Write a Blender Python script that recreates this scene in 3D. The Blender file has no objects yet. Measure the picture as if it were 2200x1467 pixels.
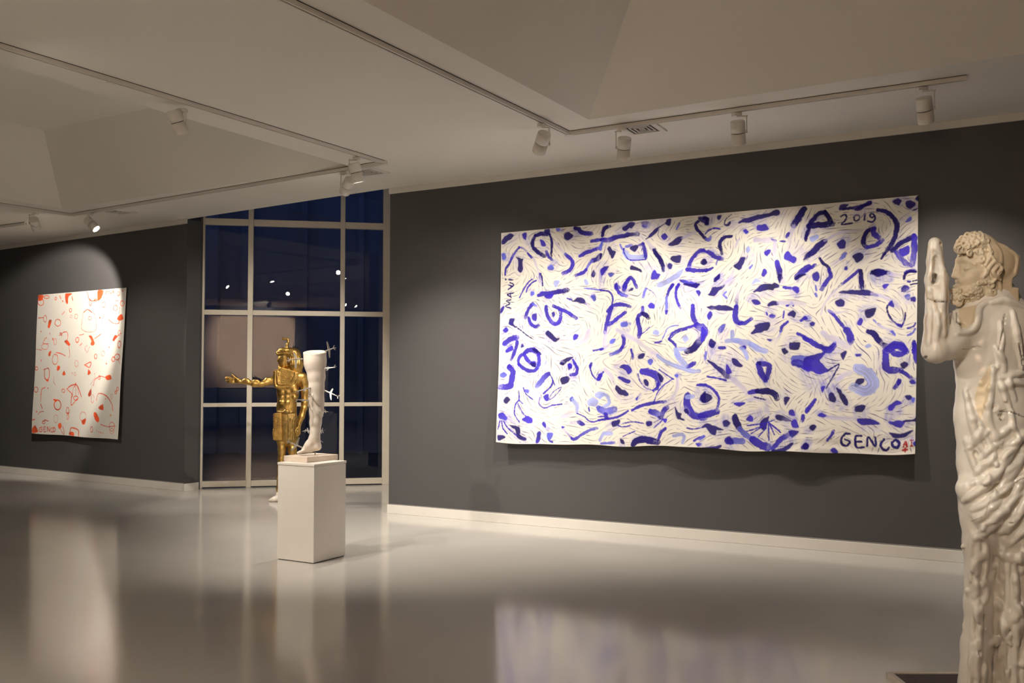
import bpy, bmesh, math, random
import numpy as np
from mathutils import Vector, Matrix, geometry

random.seed(7)
S = bpy.context.scene
COL = S.collection
# ------------------------------------------------------------------ camera geometry
F, CX, CY, HC = 2030.0, 1100.0, 733.5, 1.5
PITCH = math.atan(77.5 / F)
CEIL = 3.62

def ray(px, py):
    a, b = (px - CX) / F, (CY - py) / F
    c, s = math.cos(PITCH), math.sin(PITCH)
    return (a, c - b * s, s + b * c)

def at(px, py, Y):
    d = ray(px, py); k = Y / d[1]
    return Vector((d[0] * k, Y, HC + d[2] * k))

def atz(px, py, Z):
    d = ray(px, py); k = (Z - HC) / d[2]
    return Vector((d[0] * k, d[1] * k, Z))

# ------------------------------------------------------------------ object helpers
def link(o, parent=None):
    COL.objects.link(o)
    if parent is not None:
        o.parent = parent
    return o

def tag(o, label=None, cat=None, group=None, kind=None):
    if label: o['label'] = label
    if cat: o['category'] = cat
    if group: o['group'] = group
    if kind: o['kind'] = kind
    return o

def thing(name, loc, label, cat, group=None):
    o = bpy.data.objects.new(name, None)
    o.empty_display_size = .1
    link(o); o.location = loc
    return tag(o, label, cat, group)

def world_off(parent):
    v = Vector((0, 0, 0))
    while parent is not None:
        v += parent.location; parent = parent.parent
    return v

def mesh(name, verts, faces, mt, parent=None, smooth=False, pivot=None):
    """verts in world metres; stored relative to the parent (or pivot)."""
    off = world_off(parent)
    if pivot is not None: off = off * 0 + Vector(pivot)
    me = bpy.data.meshes.new(name)
    me.from_pydata([tuple(Vector(v) - off) for v in verts], [], [tuple(f) for f in faces])
    me.update()
    if smooth:
        me.polygons.foreach_set('use_smooth', [True] * len(me.polygons))
    me.materials.append(mt)
    o = bpy.data.objects.new(name, me)
    link(o, parent)
    if pivot is not None and parent is None: o.location = pivot
    return o

def mesh_np(name, V, Q, mt, parent=None, smooth=True, col=None):
    off = np.array(world_off(parent), dtype=np.float64)
    V = np.asarray(V, dtype=np.float64) - off
    me = bpy.data.meshes.new(name)
    n, m = len(V), len(Q)
    me.vertices.add(n); me.vertices.foreach_set('co', V.astype(np.float32).ravel())
    me.loops.add(m * 4); me.loops.foreach_set('vertex_index', np.asarray(Q, dtype=np.int32).ravel())
    me.polygons.add(m)
    me.polygons.foreach_set('loop_start', np.arange(m, dtype=np.int32) * 4)
    me.polygons.foreach_set('use_smooth', np.full(m, smooth))
    me.update(calc_edges=True); me.validate()
    if col is not None:
        a = me.color_attributes.new('pigment', 'FLOAT_COLOR', 'POINT')
        c4 = np.ones((n, 4), np.float32); c4[:, :3] = col
        a.data.foreach_set('color', c4.ravel())
    me.materials.append(mt)
    return link(bpy.data.objects.new(name, me), parent)

class MB:
    """collects boxes, prisms and lathes (world coordinates) into one mesh"""
    def __init__(s): s.v = []; s.f = []
    def add(s, vs, fs):
        b = len(s.v); s.v += [Vector(v) for v in vs]; s.f += [tuple(i + b for i in f) for f in fs]
    def box(s, lo, hi, M=None):
        x0, y0, z0 = lo; x1, y1, z1 = hi
        vs = [Vector(p) for p in ((x0,y0,z0),(x1,y0,z0),(x1,y1,z0),(x0,y1,z0),(x0,y0,z1),(x1,y0,z1),(x1,y1,z1),(x0,y1,z1))]
        if M is not None: vs = [M @ v for v in vs]
        s.add(vs, [(3,2,1,0),(4,5,6,7),(0,1,5,4),(1,2,6,5),(2,3,7,6),(3,0,4,7)])
    def bar(s, a, b, w, h, up=(0, 0, 1)):
        """box along a->b, w sideways, h along up, centred"""
        a, b = Vector(a), Vector(b); d = b - a; L = d.length; d.normalize()
        side = d.cross(Vector(up)).normalized(); u = side.cross(d).normalized()
        M = Matrix((( *side, ),( *d, ),( *u, ))).transposed().to_4x4(); M.translation = a
        s.box((-w/2, 0, -h/2), (w/2, L, h/2), M)
    def prism(s, poly, z0, z1):
        n = len(poly)
        s.add([(p[0], p[1], z0) for p in poly] + [(p[0], p[1], z1) for p in poly],
              [tuple(range(n - 1, -1, -1)), tuple(range(n, 2 * n))] + [(i, (i + 1) % n, n + (i + 1) % n, n + i) for i in range(n)])
    def lathe(s, a, axis, prof, n=28, cap=True):
        """prof: list of (distance along axis, radius)"""
        axis = Vector(axis).normalized(); a = Vector(a)
        t = Vector((0, 0, 1)) if abs(axis.z) < .9 else Vector((1, 0, 0))
        u = axis.cross(t).normalized(); w = axis.cross(u)
        vs = []; fs = []
        for d, r in prof:
            for i in range(n):
                th = 2 * math.pi * i / n
                vs.append(a + axis * d + (u * math.cos(th) + w * math.sin(th)) * r)
        for k in range(len(prof) - 1):
            for i in range(n):
                j = (i + 1) % n
                fs.append((k*n+i, k*n+j, (k+1)*n+j, (k+1)*n+i))
        if cap:
            fs.append(tuple(range(n - 1, -1, -1))); b = (len(prof) - 1) * n
            fs.append(tuple(range(b, b + n)))
        s.add(vs, fs)
    def build(s, name, mt, parent=None, smooth=False, pivot=None, bevel=0):
        o = mesh(name, s.v, s.f, mt, parent, smooth, pivot)
        if bevel:
            m = o.modifiers.new('bevel', 'BEVEL'); m.width = bevel; m.segments = 2; m.limit_method = 'ANGLE'; m.angle_limit = math.radians(50)
        return o

# ------------------------------------------------------------------ materials
def material(name, color, rough=.5, metal=0., noise=.0, nscale=3., bump=0., bscale=40., spec=.5, coat=0., coat_rough=.05, color2=None, rvar=0.):
    m = bpy.data.materials.new(name); m.use_nodes = True
    nt = m.node_tree; b = nt.nodes['Principled BSDF']
    b.inputs['Base Color'].default_value = (*color, 1)
    b.inputs['Roughness'].default_value = rough
    b.inputs['Metallic'].default_value = metal
    b.inputs['Specular IOR Level'].default_value = spec
    b.inputs['Coat Weight'].default_value = coat
    b.inputs['Coat Roughness'].default_value = coat_rough
    tc = nt.nodes.new('ShaderNodeTexCoord')
    if noise or color2:
        n = nt.nodes.new('ShaderNodeTexNoise'); n.inputs['Scale'].default_value = nscale; n.inputs['Detail'].default_value = 6
        nt.links.new(tc.outputs['Object'], n.inputs['Vector'])
        r = nt.nodes.new('ShaderNodeValToRGB')
        c2 = color2 or tuple(max(0, c * (1 - noise)) for c in color)
        r.color_ramp.elements[0].position = .35; r.color_ramp.elements[1].position = .65
        r.color_ramp.elements[0].color = (*c2, 1); r.color_ramp.elements[1].color = (*color, 1)
        nt.links.new(n.outputs['Fac'], r.inputs['Fac']); nt.links.new(r.outputs['Color'], b.inputs['Base Color'])
        if rvar:
            mr = nt.nodes.new('ShaderNodeMapRange'); mr.inputs['To Min'].default_value = rough - rvar; mr.inputs['To Max'].default_value = rough + rvar
            nt.links.new(n.outputs['Fac'], mr.inputs['Value']); nt.links.new(mr.outputs['Result'], b.inputs['Roughness'])
    if bump:
        n2 = nt.nodes.new('ShaderNodeTexNoise'); n2.inputs['Scale'].default_value = bscale; n2.inputs['Detail'].default_value = 4
        nt.links.new(tc.outputs['Object'], n2.inputs['Vector'])
        bp = nt.nodes.new('ShaderNodeBump'); bp.inputs['Strength'].default_value = bump; bp.inputs['Distance'].default_value = .01
        nt.links.new(n2.outputs['Fac'], bp.inputs['Height']); nt.links.new(bp.outputs['Normal'], b.inputs['Normal'])
    return m

def attr_material(name, rough=.6, bump=.1, bscale=200., coat=0., spec=.5):
    m = material(name, (1, 1, 1), rough, bump=bump, bscale=bscale, coat=coat, spec=spec)
    nt = m.node_tree
    a = nt.nodes.new('ShaderNodeAttribute'); a.attribute_name = 'pigment'
    nt.links.new(a.outputs['Color'], nt.nodes['Principled BSDF'].inputs['Base Color'])
    return m

def emission(name, color, strength):
    m = bpy.data.materials.new(name); m.use_nodes = True
    nt = m.node_tree; nt.nodes.remove(nt.nodes['Principled BSDF'])
    e = nt.nodes.new('ShaderNodeEmission'); e.inputs['Color'].default_value = (*color, 1); e.inputs['Strength'].default_value = strength
    nt.links.new(e.outputs[0], nt.nodes['Material Output'].inputs['Surface'])
    return m

def glass_material():
    m = bpy.data.materials.new('dark_window_glass'); m.use_nodes = True
    nt = m.node_tree; nt.nodes.remove(nt.nodes['Principled BSDF'])
    t = nt.nodes.new('ShaderNodeBsdfTransparent'); t.inputs['Color'].default_value = (.72, .78, .86, 1)
    g = nt.nodes.new('ShaderNodeBsdfGlossy'); g.inputs['Roughness'].default_value = 0.0; g.inputs['Color'].default_value = (1, 1, 1, 1)
    fr = nt.nodes.new('ShaderNodeFresnel'); fr.inputs['IOR'].default_value = 1.52
    mx = nt.nodes.new('ShaderNodeMixShader')
    nt.links.new(fr.outputs[0], mx.inputs[0]); nt.links.new(t.outputs[0], mx.inputs[1]); nt.links.new(g.outputs[0], mx.inputs[2])
    nt.links.new(mx.outputs[0], nt.nodes['Material Output'].inputs['Surface'])
    return m

M = {}
M['wall'] = material('charcoal_wall_paint', (.078, .0765, .079), .68, noise=.06, nscale=1.2, bump=.05, bscale=160, spec=.35)
M['white_paint'] = material('white_ceiling_paint', (.78, .76, .72), .8, noise=.03, nscale=.8, bump=.03, bscale=90, spec=.2)
M['trim'] = material('white_trim_paint', (.70, .68, .64), .5, noise=.04, nscale=4, spec=.3)
M['floor'] = material('grey_epoxy_floor', (.52, .505, .475), .13, noise=.09, nscale=.7, bump=.012, bscale=6, spec=.6, rvar=.03)
M['frame'] = material('cream_window_frame', (.72, .67, .57), .4, noise=.05, nscale=5)
M['glass'] = glass_material()
M['outside'] = material('blue_grey_facade', (.22, .25, .34), .8, noise=.2, nscale=.4)
M['ground'] = material('dark_paving', (.08, .08, .09), .9, noise=.2, nscale=1)
M['plinth'] = material('white_plinth_paint', (.78, .75, .70), .45, noise=.04, nscale=3, bump=.02, bscale=60)
M['plinth_top'] = material('white_plinth_lid', (.82, .79, .73), .4, noise=.05, nscale=6)
M['plaster'] = material('cast_plaster', (.76, .69, .61), .62, noise=.07, nscale=9, bump=.06, bscale=70)
M['base_stone'] = material('pale_stone_slab', (.72, .62, .52), .55, noise=.10, nscale=14, bump=.05, bscale=80)
M['silver'] = material('pale_grey_metal', (.62, .61, .57), .38, metal=.75, noise=.15, nscale=40)
M['steel'] = material('dull_steel_rod', (.35, .34, .32), .4, metal=.9)
M['gold'] = material('gilded_surface', (.72, .46, .14), .40, metal=1., noise=.40, nscale=16, bump=.35, bscale=55, rvar=.08)
M['gold_dark'] = material('dull_gilding', (.50, .33, .11), .48, metal=.95, noise=.4, nscale=30, bump=.15, bscale=60)
M['white_foot'] = material('white_plaster_feet', (.80, .74, .66), .5, noise=.04, nscale=8)
M['lamp'] = material('white_lamp_enamel', (.74, .72, .67), .4, noise=.04, nscale=20)
M['track'] = material('white_track_enamel', (.70, .68, .64), .45, noise=.03, nscale=8)
M['gap'] = material('dark_seam', (.05, .045, .04), .7, noise=.1, nscale=9)
M['slot'] = material('dark_duct_interior', (.015, .014, .012), .8, noise=.1, nscale=9)
M['lens'] = emission('lit_lamp_lens', (1., .90, .76), 45.)
M['canvas'] = attr_material('painted_canvas', .75, .12, 260., spec=.12)
M['marble'] = attr_material('carved_marble', .55, .10, 120.)
M['glaze'] = attr_material('glazed_plaster', .38, .05, 25., coat=.75, spec=.5)
M['mat_dark'] = material('dark_floor_mat', (.06, .045, .045), .7, noise=.3, nscale=30, bump=.2, bscale=200)
M['mat_rim'] = material('pale_wood_edging', (.52, .47, .40), .5, noise=.12, nscale=20)
M['print'] = material('pale_mottled_print', (.72, .54, .40), .6, nscale=2.2, color2=(.46, .31, .21))
M['gap_line'] = material('grey_wall_edge', (.25, .24, .235), .6, noise=.1, nscale=9)
BLUE = [
[0, 0, 0, 0, 14, 77, 54, 38, 102, 18, 150, 32, 126, 64, 78, 87, 42, 114, 11, 117],
[0, 2, 2, 0, 8, 225, 39, 217, 63, 250, 54, 273, 21, 274],
[1, 1, 1, 23, 54, 440, 63, 377, 102, 327, 138, 255, 174, 210, 213, 168],
[1, 1, 4, 20, 213, 168, 263, 180, 322, 236, 369, 281],
[1, 1, 1, 22, 316, 236, 346, 264, 366, 283],
[0, 0, 0, 0, 183, 266, 228, 282, 260, 289, 251, 341, 257, 399, 234, 427, 204, 396, 213, 334, 204, 286],
[0, 1, 1, 0, 254, 32, 298, 25, 290, 93, 263, 75],
[1, 0, 0, 34, 401, 59, 369, 125, 381, 183, 439, 234, 515, 275],
[1, 0, 0, 39, 401, 59, 468, 46, 555, 58],
[0, 0, 0, 0, 508, 6, 560, 12, 560, 56, 514, 47],
[1, 0, 0, 22, 566, 62, 589, 131, 589, 208, 584, 280],
[1, 1, 1, 27, 526, 229, 555, 283, 595, 322],
[0, 1, 1, 0, 459, 108, 497, 119, 526, 167, 491, 178, 468, 158],
[0, 0, 0, 0, 731, 80, 776, 55, 824, 87, 793, 121, 748, 125],
[0, 2, 2, 0, 643, 9, 677, 9, 672, 32, 646, 27],
[1, 0, 1, 37, 849, 20, 888, 31, 915, 59, 971, 81, 1031, 83],
[1, 1, 1, 33, 743, 275, 805, 325, 824, 372, 805, 422, 766, 450, 715, 463],
[1, 4, 4, 22, 629, 144, 669, 198, 743, 275],
[0, 2, 2, 0, 549, 396, 584, 373, 615, 405, 598, 428, 555, 415],
[1, 4, 4, 22, 381, 287, 428, 394, 451, 458],
[1, 1, 4, 32, 457, 458, 469, 505, 489, 573],
[1, 0, 0, 13, 469, 453, 486, 511, 492, 579],
[0, 3, 3, 0, 624, 539, 678, 545, 653, 592, 630, 596],
[1, 1, 1, 16, 305, 632, 323, 586, 370, 541, 416, 520],
[1, 1, 1, 14, 228, 685, 275, 604, 323, 539, 369, 505],
[0, 2, 2, 0, 358, 632, 390, 636, 393, 662, 370, 676, 355, 655],
[1, 1, 0, 41, 451, 675, 498, 662, 567, 660, 658, 649, 772, 639],
[0, 1, 1, 0, 515, 678, 613, 667, 584, 705, 527, 703],
[1, 1, 1, 29, 1026, 163, 1086, 158, 1167, 154],
[1, 1, 1, 33, 905, 302, 960, 275, 1021, 259, 1102, 240],
[1, 2, 2, 26, 1108, 235, 1129, 206, 1140, 182],
[1, 0, 1, 40, 1124, 311, 1092, 344, 1032, 360],
[1, 2, 2, 24, 1032, 360, 993, 403, 972, 442],
[1, 1, 1, 31, 972, 442, 938, 471, 861, 494],
[0, 0, 0, 0, 1054, 450, 1073, 494, 1049, 520, 1024, 501, 1037, 471],
[0, 3, 3, 0, 950, 542, 972, 541, 991, 585, 972, 589],
[1, 1, 4, 34, 1168, 434, 1135, 477, 1125, 547, 1114, 621],
[1, 2, 2, 14, 955, 626, 1060, 641, 1168, 661],
[0, 2, 2, 0, 1033, 702, 1065, 694, 1071, 728, 1033, 726],
[1, 0, 0, 17, 59, 487, 64, 491],
[1, 0, 0, 13, 96, 495, 144, 500],
[1, 0, 0, 14, 114, 525, 156, 553, 93, 595],
[1, 0, 0, 10, 93, 550, 144, 563],
[1, 0, 0, 12, 159, 634, 84, 647, 129, 678],
[1, 0, 0, 10, 122, 638, 122, 670],
[1, 0, 0, 33, 1144, 116, 1155, 66, 1182, 38, 1224, 32],
[1, 1, 0, 39, 1133, 155, 1203, 165, 1284, 146, 1363, 138, 1442, 129, 1515, 132],
[1, 2, 2, 21, 1128, 255, 1133, 205, 1144, 176],
[0, 0, 0, 0, 1358, 58, 1389, 41, 1426, 14, 1483, 24, 1452, 66, 1421, 58, 1384, 87, 1363, 76],
[0, 0, 0, 0, 1546, 29, 1572, 14, 1618, 23, 1597, 38],
[0, 1, 1, 0, 1556, 45, 1603, 48, 1598, 70, 1561, 65],
[0, 0, 0, 0, 1806, 17, 1846, 18, 1832, 75, 1786, 59, 1726, 88, 1705, 125, 1649, 165, 1595, 187, 1629, 153, 1685, 99, 1731, 81, 1786, 49],
[1, 4, 0, 34, 1608, 206, 1650, 262, 1691, 319, 1742, 395],
[1, 0, 0, 34, 1680, 299, 1742, 395, 1767, 455, 1773, 499],
[0, 1, 1, 0, 1751, 168, 1786, 144, 1807, 182, 1787, 204, 1759, 188],
[1, 2, 2, 16, 1931, 62, 1902, 112],
[0, 0, 0, 0, 1825, 256, 1867, 225, 1917, 190, 1962, 189, 1947, 231, 1902, 266, 1852, 267],
[1, 4, 4, 30, 1962, 203, 2031, 175, 2089, 156],
[0, 0, 0, 0, 1201, 250, 1222, 229, 1247, 268, 1289, 286, 1249, 345, 1223, 306],
[0, 0, 0, 0, 1123, 294, 1144, 301, 1128, 335, 1123, 340],
[1, 3, 3, 49, 1379, 302, 1422, 345, 1495, 359, 1588, 356],
[1, 1, 1, 31, 1567, 227, 1583, 287, 1599, 366],
[1, 1, 1, 21, 1526, 239, 1572, 232],
[1, 2, 2, 23, 1390, 244, 1453, 233],
[1, 2, 2, 16, 1332, 219, 1353, 261, 1374, 262],
[1, 1, 1, 10, 1369, 262, 1374, 302, 1422, 369, 1505, 382, 1593, 381],
[0, 0, 0, 0, 1437, 262, 1463, 244, 1515, 245, 1495, 286, 1479, 299],
[0, 0, 0, 0, 1843, 392, 1868, 367, 1945, 370, 1935, 437, 1878, 419],
[0, 1, 1, 0, 1813, 453, 1833, 432, 1866, 451, 1853, 484, 1828, 488],
[1, 1, 1, 31, 2168, 333, 2124, 339, 2080, 379, 2041, 434, 2017, 499],
[1, 1, 1, 33, 2007, 508, 2076, 517, 2198, 524],
[0, 0, 0, 0, 2139, 435, 2163, 416, 2190, 434, 2193, 458, 2168, 466, 2144, 455],
[0, 1, 1, 0, 1656, 526, 1686, 494, 1707, 519, 1742, 538, 1712, 573, 1656, 575],
[0, 0, 0, 0, 1448, 433, 1490, 447, 1542, 470, 1558, 501, 1516, 486, 1443, 464],
[0, 1, 1, 0, 1129, 455, 1166, 427, 1215, 425, 1172, 473, 1140, 511],
[0, 2, 2, 0, 1212, 495, 1279, 496, 1236, 524],
[0, 3, 3, 0, 1712, 646, 1743, 604, 1828, 579, 1903, 531, 1973, 496, 1933, 566, 1854, 610, 1753, 653],
[0, 1, 1, 0, 1943, 600, 1978, 602, 2027, 624, 2052, 620, 2116, 652, 2096, 680, 2033, 657, 1953, 615],
[1, 1, 1, 28, 1401, 570, 1438, 548, 1469, 569, 1485, 604, 1506, 650],
[1, 1, 1, 39, 1422, 566, 1391, 604, 1370, 651],
[0, 1, 1, 0, 1285, 608, 1298, 594, 1338, 649, 1280, 646],
[1, 1, 1, 25, 1874, 640, 1844, 675],
[1, 1, 1, 25, 1929, 642, 1904, 678],
[1, 0, 0, 26, 2113, 58, 2084, 84, 2099, 128, 2138, 174, 2187, 235],
[0, 0, 0, 0, 2118, 20, 2200, 27, 2200, 89, 2172, 77, 2128, 50],
[0, 0, 0, 0, 2156, 22, 2194, 25, 2216, 41, 2209, 93, 2180, 95, 2185, 53, 2156, 46],
[0, 0, 0, 0, 2300, 23, 2328, 23, 2309, 59, 2297, 48],
[0, 0, 0, 0, 2355, 105, 2376, 107, 2414, 89, 2404, 119, 2381, 126],
[1, 0, 0, 8, 2359, 101, 2371, 64, 2423, 22],
[0, 0, 0, 0, 2493, 103, 2535, 78, 2604, 66, 2673, 49, 2764, 41, 2823, 16, 2856, 28, 2852, 60, 2764, 66, 2655, 93, 2582, 106],
[0, 1, 1, 0, 2669, 145, 2733, 141, 2760, 185, 2710, 197, 2662, 179],
[0, 1, 1, 0, 2538, 181, 2559, 166, 2582, 194, 2559, 206],
[1, 0, 0, 53, 3071, 30, 3045, 77, 3010, 128, 2984, 167],
[1, 4, 4, 43, 2984, 181, 2962, 229, 2945, 300],
[1, 1, 1, 26, 2940, 236, 2922, 267],
[1, 1, 1, 14, 2792, 279, 2829, 294],
[1, 1, 1, 14, 2869, 303, 2909, 306],
[1, 4, 4, 30, 2820, 300, 2820, 359, 2820, 428, 2830, 474],
[1, 1, 0, 39, 2839, 488, 2852, 535, 2866, 577, 2871, 636],
[1, 0, 0, 30, 2424, 226, 2367, 228, 2325, 258, 2320, 305, 2342, 377],
[1, 1, 1, 13, 2176, 185, 2214, 150, 2267, 135, 2319, 147],
[1, 2, 2, 25, 2195, 229, 2214, 240, 2229, 218],
[1, 1, 1, 36, 2210, 353, 2253, 385, 2292, 411, 2340, 426],
[1, 1, 1, 20, 2157, 335, 2196, 352],
[0, 0, 0, 0, 2157, 421, 2181, 418, 2196, 442, 2177, 465, 2157, 461],
[0, 0, 0, 0, 2453, 496, 2481, 475, 2518, 426, 2551, 433, 2542, 479, 2505, 537, 2467, 520],
[0, 1, 1, 0, 2730, 396, 2761, 373, 2782, 379, 2753, 423],
[0, 3, 3, 0, 2560, 350, 2583, 328, 2594, 366, 2578, 386],
[0, 1, 1, 0, 2910, 425, 2936, 399, 2967, 442, 3012, 463, 2990, 503, 2941, 481, 2901, 461],
[0, 1, 1, 0, 2703, 599, 2726, 543, 2749, 574, 2726, 610],
[1, 2, 2, 15, 2620, 502, 2598, 528],
[1, 1, 1, 44, 3121, 547, 3069, 580, 3013, 631],
[0, 0, 0, 0, 3123, 174, 3102, 168, 3113, 214, 3094, 253, 3077, 306, 3124, 251],
[0, 0, 0, 0, 3125, 417, 3095, 446, 3073, 485, 3125, 457],
[0, 0, 0, 0, 2269, 610, 2319, 568, 2312, 613],
[1, 1, 1, 20, 2158, 530, 2206, 523, 2254, 503],
[1, 2, 2, 11, 2297, 435, 2287, 476],
[1, 4, 4, 22, 2490, 261, 2462, 334],
[1, 4, 4, 22, 2453, 538, 2430, 588],
[1, 4, 4, 43, 2647, 273, 2720, 283, 2811, 285],
[1, 0, 0, 37, 3112, 185, 3150, 134, 3196, 84, 3248, 74],
[1, 0, 0, 32, 3248, 74, 3276, 116, 3300, 157],
[1, 0, 0, 45, 3112, 185, 3178, 183, 3314, 182],
[1, 0, 0, 24, 3122, 201, 3098, 253, 3089, 311],
[1, 0, 0, 14, 3383, 125, 3410, 111, 3431, 129, 3420, 162, 3395, 194, 3479, 191],
[1, 0, 0, 13, 3493, 159, 3497, 130, 3520, 123, 3538, 139, 3529, 167, 3506, 174, 3493, 159],
[1, 0, 0, 13, 3581, 119, 3576, 176],
[1, 0, 0, 13, 3659, 140, 3637, 121, 3621, 136, 3637, 157, 3659, 145, 3659, 178, 3637, 195, 3606, 185],
[0, 0, 0, 0, 3369, 51, 3382, 23, 3442, 24, 3419, 51, 3382, 67],
[1, 0, 0, 23, 3401, 64, 3456, 59, 3501, 58, 3560, 49, 3627, 32],
[0, 0, 0, 0, 3605, 15, 3636, 23, 3627, 46, 3582, 56, 3538, 81, 3501, 73],
[1, 0, 0, 33, 3685, 95, 3747, 114, 3805, 167, 3836, 231, 3832, 297, 3811, 366, 3772, 434, 3741, 474],
[1, 0, 0, 15, 3750, 461, 3715, 515],
[0, 2, 2, 0, 3901, 213, 3944, 179, 3948, 208, 3914, 221],
[0, 0, 0, 0, 3808, 30, 3839, 12, 3869, 31, 3848, 65, 3817, 50],
[0, 0, 0, 0, 3904, 49, 3943, 43, 3977, 70, 3943, 104, 3908, 82],
[0, 0, 0, 0, 3981, 28, 3998, 11, 3998, 44],
[1, 0, 0, 9, 3960, 124, 3999, 109],
[1, 0, 0, 35, 3802, 455, 3859, 402, 3928, 365, 3970, 336],
[1, 1, 1, 40, 3971, 341, 3975, 402, 3972, 495, 3955, 582],
[1, 1, 1, 35, 3833, 471, 3868, 516, 3903, 560, 3942, 586],
[0, 1, 1, 0, 3855, 449, 3924, 426, 3933, 483, 3886, 503],
[1, 0, 0, 33, 3655, 249, 3606, 269, 3575, 324, 3571, 381, 3603, 407],
[1, 1, 1, 29, 3603, 407, 3652, 401, 3696, 381, 3723, 354],
[1, 1, 1, 36, 3655, 254, 3651, 292, 3696, 333],
[0, 0, 0, 0, 3354, 360, 3398, 330, 3421, 351, 3419, 399, 3385, 404, 3361, 380],
[0, 0, 0, 0, 3488, 476, 3545, 458, 3574, 496, 3522, 536, 3500, 506],
[1, 2, 2, 30, 3426, 453, 3385, 498],
[1, 4, 4, 20, 3385, 498, 3284, 564],
[0, 3, 3, 0, 3124, 289, 3183, 269, 3193, 295, 3141, 322],
[1, 0, 0, 47, 3250, 333, 3203, 369, 3156, 414, 3099, 460],
[1, 4, 4, 26, 3254, 324, 3347, 277, 3434, 260, 3552, 260],
[1, 0, 0, 24, 3213, 482, 3241, 528, 3284, 564, 3298, 627],
[0, 1, 1, 0, 3418, 563, 3441, 560, 3441, 588, 3418, 589],
[1, 1, 1, 26, 3095, 582, 3171, 533],
[0, 0, 0, 0, 3633, 624, 3653, 609, 3724, 606, 3773, 632, 3769, 654, 3640, 647],
[1, 1, 1, 23, 3904, 649, 3930, 635, 3981, 635],
[1, 0, 0, 13, 126, 705, 75, 713, 114, 743, 67, 770, 129, 794],
[0, 1, 1, 0, 6, 794, 45, 769, 36, 817, 6, 836],
[1, 1, 1, 34, 381, 758, 340, 803, 317, 848, 302, 895],
[1, 2, 2, 22, 381, 758, 422, 780],
[1, 1, 1, 31, 335, 901, 358, 954, 405, 991, 452, 983],
[1, 4, 4, 16, 411, 774, 469, 839, 492, 901, 481, 963, 440, 1003],
[0, 1, 1, 0, 376, 866, 423, 860, 431, 894, 417, 930, 382, 913],
[1, 1, 1, 36, 535, 790, 541, 852, 567, 909, 608, 957, 659, 969, 687, 939, 699, 888, 693, 832],
[1, 1, 1, 33, 619, 788, 693, 822, 755, 850, 817, 888, 867, 920],
[1, 4, 4, 16, 561, 755, 619, 788],
[0, 1, 1, 0, 599, 864, 619, 850, 636, 878, 616, 903],
[0, 0, 0, 0, 825, 749, 872, 723, 917, 717, 961, 752, 983, 793, 906, 765, 845, 755],
[1, 4, 4, 32, 972, 778, 1038, 846],
[0, 2, 2, 0, 1027, 710, 1065, 707, 1082, 742, 1060, 757],
[1, 1, 1, 14, 766, 718, 817, 736],
[0, 0, 0, 0, 115, 904, 169, 906, 157, 947, 193, 995, 145, 973, 112, 951],
[1, 0, 0, 10, 193, 985, 264, 1034, 323, 1077, 394, 1118],
[0, 1, 1, 0, 39, 1019, 78, 989, 106, 1019, 78, 1036],
[1, 1, 1, 49, 60, 1154, 109, 1124, 163, 1099, 211, 1095],
[1, 1, 1, 33, 211, 1142, 199, 1204, 175, 1266, 151, 1318],
[0, 1, 1, 0, 79, 1223, 151, 1182, 163, 1219, 91, 1247],
[0, 1, 1, 0, 252, 1205, 267, 1169, 291, 1190],
[1, 1, 1, 45, 300, 1253, 353, 1228, 405, 1229, 452, 1266],
[0, 0, 0, 0, 382, 1213, 440, 1225, 490, 1274, 440, 1266],
[1, 1, 1, 29, 300, 1253, 246, 1294, 229, 1340, 246, 1382],
[1, 1, 1, 31, 458, 1271, 464, 1338, 441, 1395],
[1, 1, 1, 33, 294, 1263, 323, 1316, 370, 1358, 417, 1374],
[0, 1, 1, 0, 370, 1352, 423, 1348, 429, 1400, 394, 1389],
[0, 1, 1, 0, 109, 1405, 124, 1375, 157, 1405],
[0, 0, 0, 0, 536, 1067, 556, 1042, 602, 1069, 648, 1116, 688, 1117, 648, 1152, 591, 1115],
[0, 1, 1, 0, 843, 1101, 856, 1081, 895, 1092, 879, 1125, 848, 1132],
[1, 4, 4, 48, 1006, 1050, 973, 1130, 896, 1168, 784, 1176],
[1, 1, 1, 18, 1061, 1247, 1116, 1238, 1164, 1231],
[0, 0, 0, 0, 705, 1352, 767, 1312, 840, 1308, 801, 1338, 739, 1378, 722, 1372],
[1, 1, 1, 24, 840, 1333, 868, 1379, 879, 1413],
[0, 1, 1, 0, 790, 1378, 812, 1373, 829, 1413, 793, 1412],
[1, 1, 1, 26, 1045, 1371, 1029, 1411],
[1, 3, 3, 17, 545, 1344, 533, 1375],
[1, 1, 1, 32, 1290, 611, 1301, 652, 1338, 698, 1402, 726],
[1, 2, 4, 23, 1338, 698, 1402, 726, 1465, 729],
[1, 1, 1, 37, 1391, 607, 1375, 660],
[0, 0, 0, 0, 1423, 673, 1444, 652, 1472, 651, 1459, 674, 1433, 680],
[1, 1, 1, 32, 1205, 866, 1253, 818, 1312, 801, 1376, 808, 1439, 828],
[1, 1, 1, 16, 1124, 653, 1205, 667, 1248, 704, 1259, 759, 1248, 813],
[1, 1, 1, 35, 1253, 833, 1232, 877, 1205, 955, 1189, 1029, 1184, 1074],
[1, 1, 1, 31, 1392, 883, 1328, 925, 1270, 967, 1216, 1000],
[1, 4, 4, 14, 1407, 844, 1392, 883],
[1, 4, 4, 43, 1184, 1074, 1179, 1168, 1179, 1233],
[0, 2, 2, 0, 1350, 985, 1408, 972, 1418, 1017, 1355, 1019],
[0, 3, 3, 0, 1424, 987, 1450, 988, 1445, 1008],
[1, 1, 1, 31, 1569, 841, 1564, 894, 1528, 927, 1518, 985],
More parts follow.
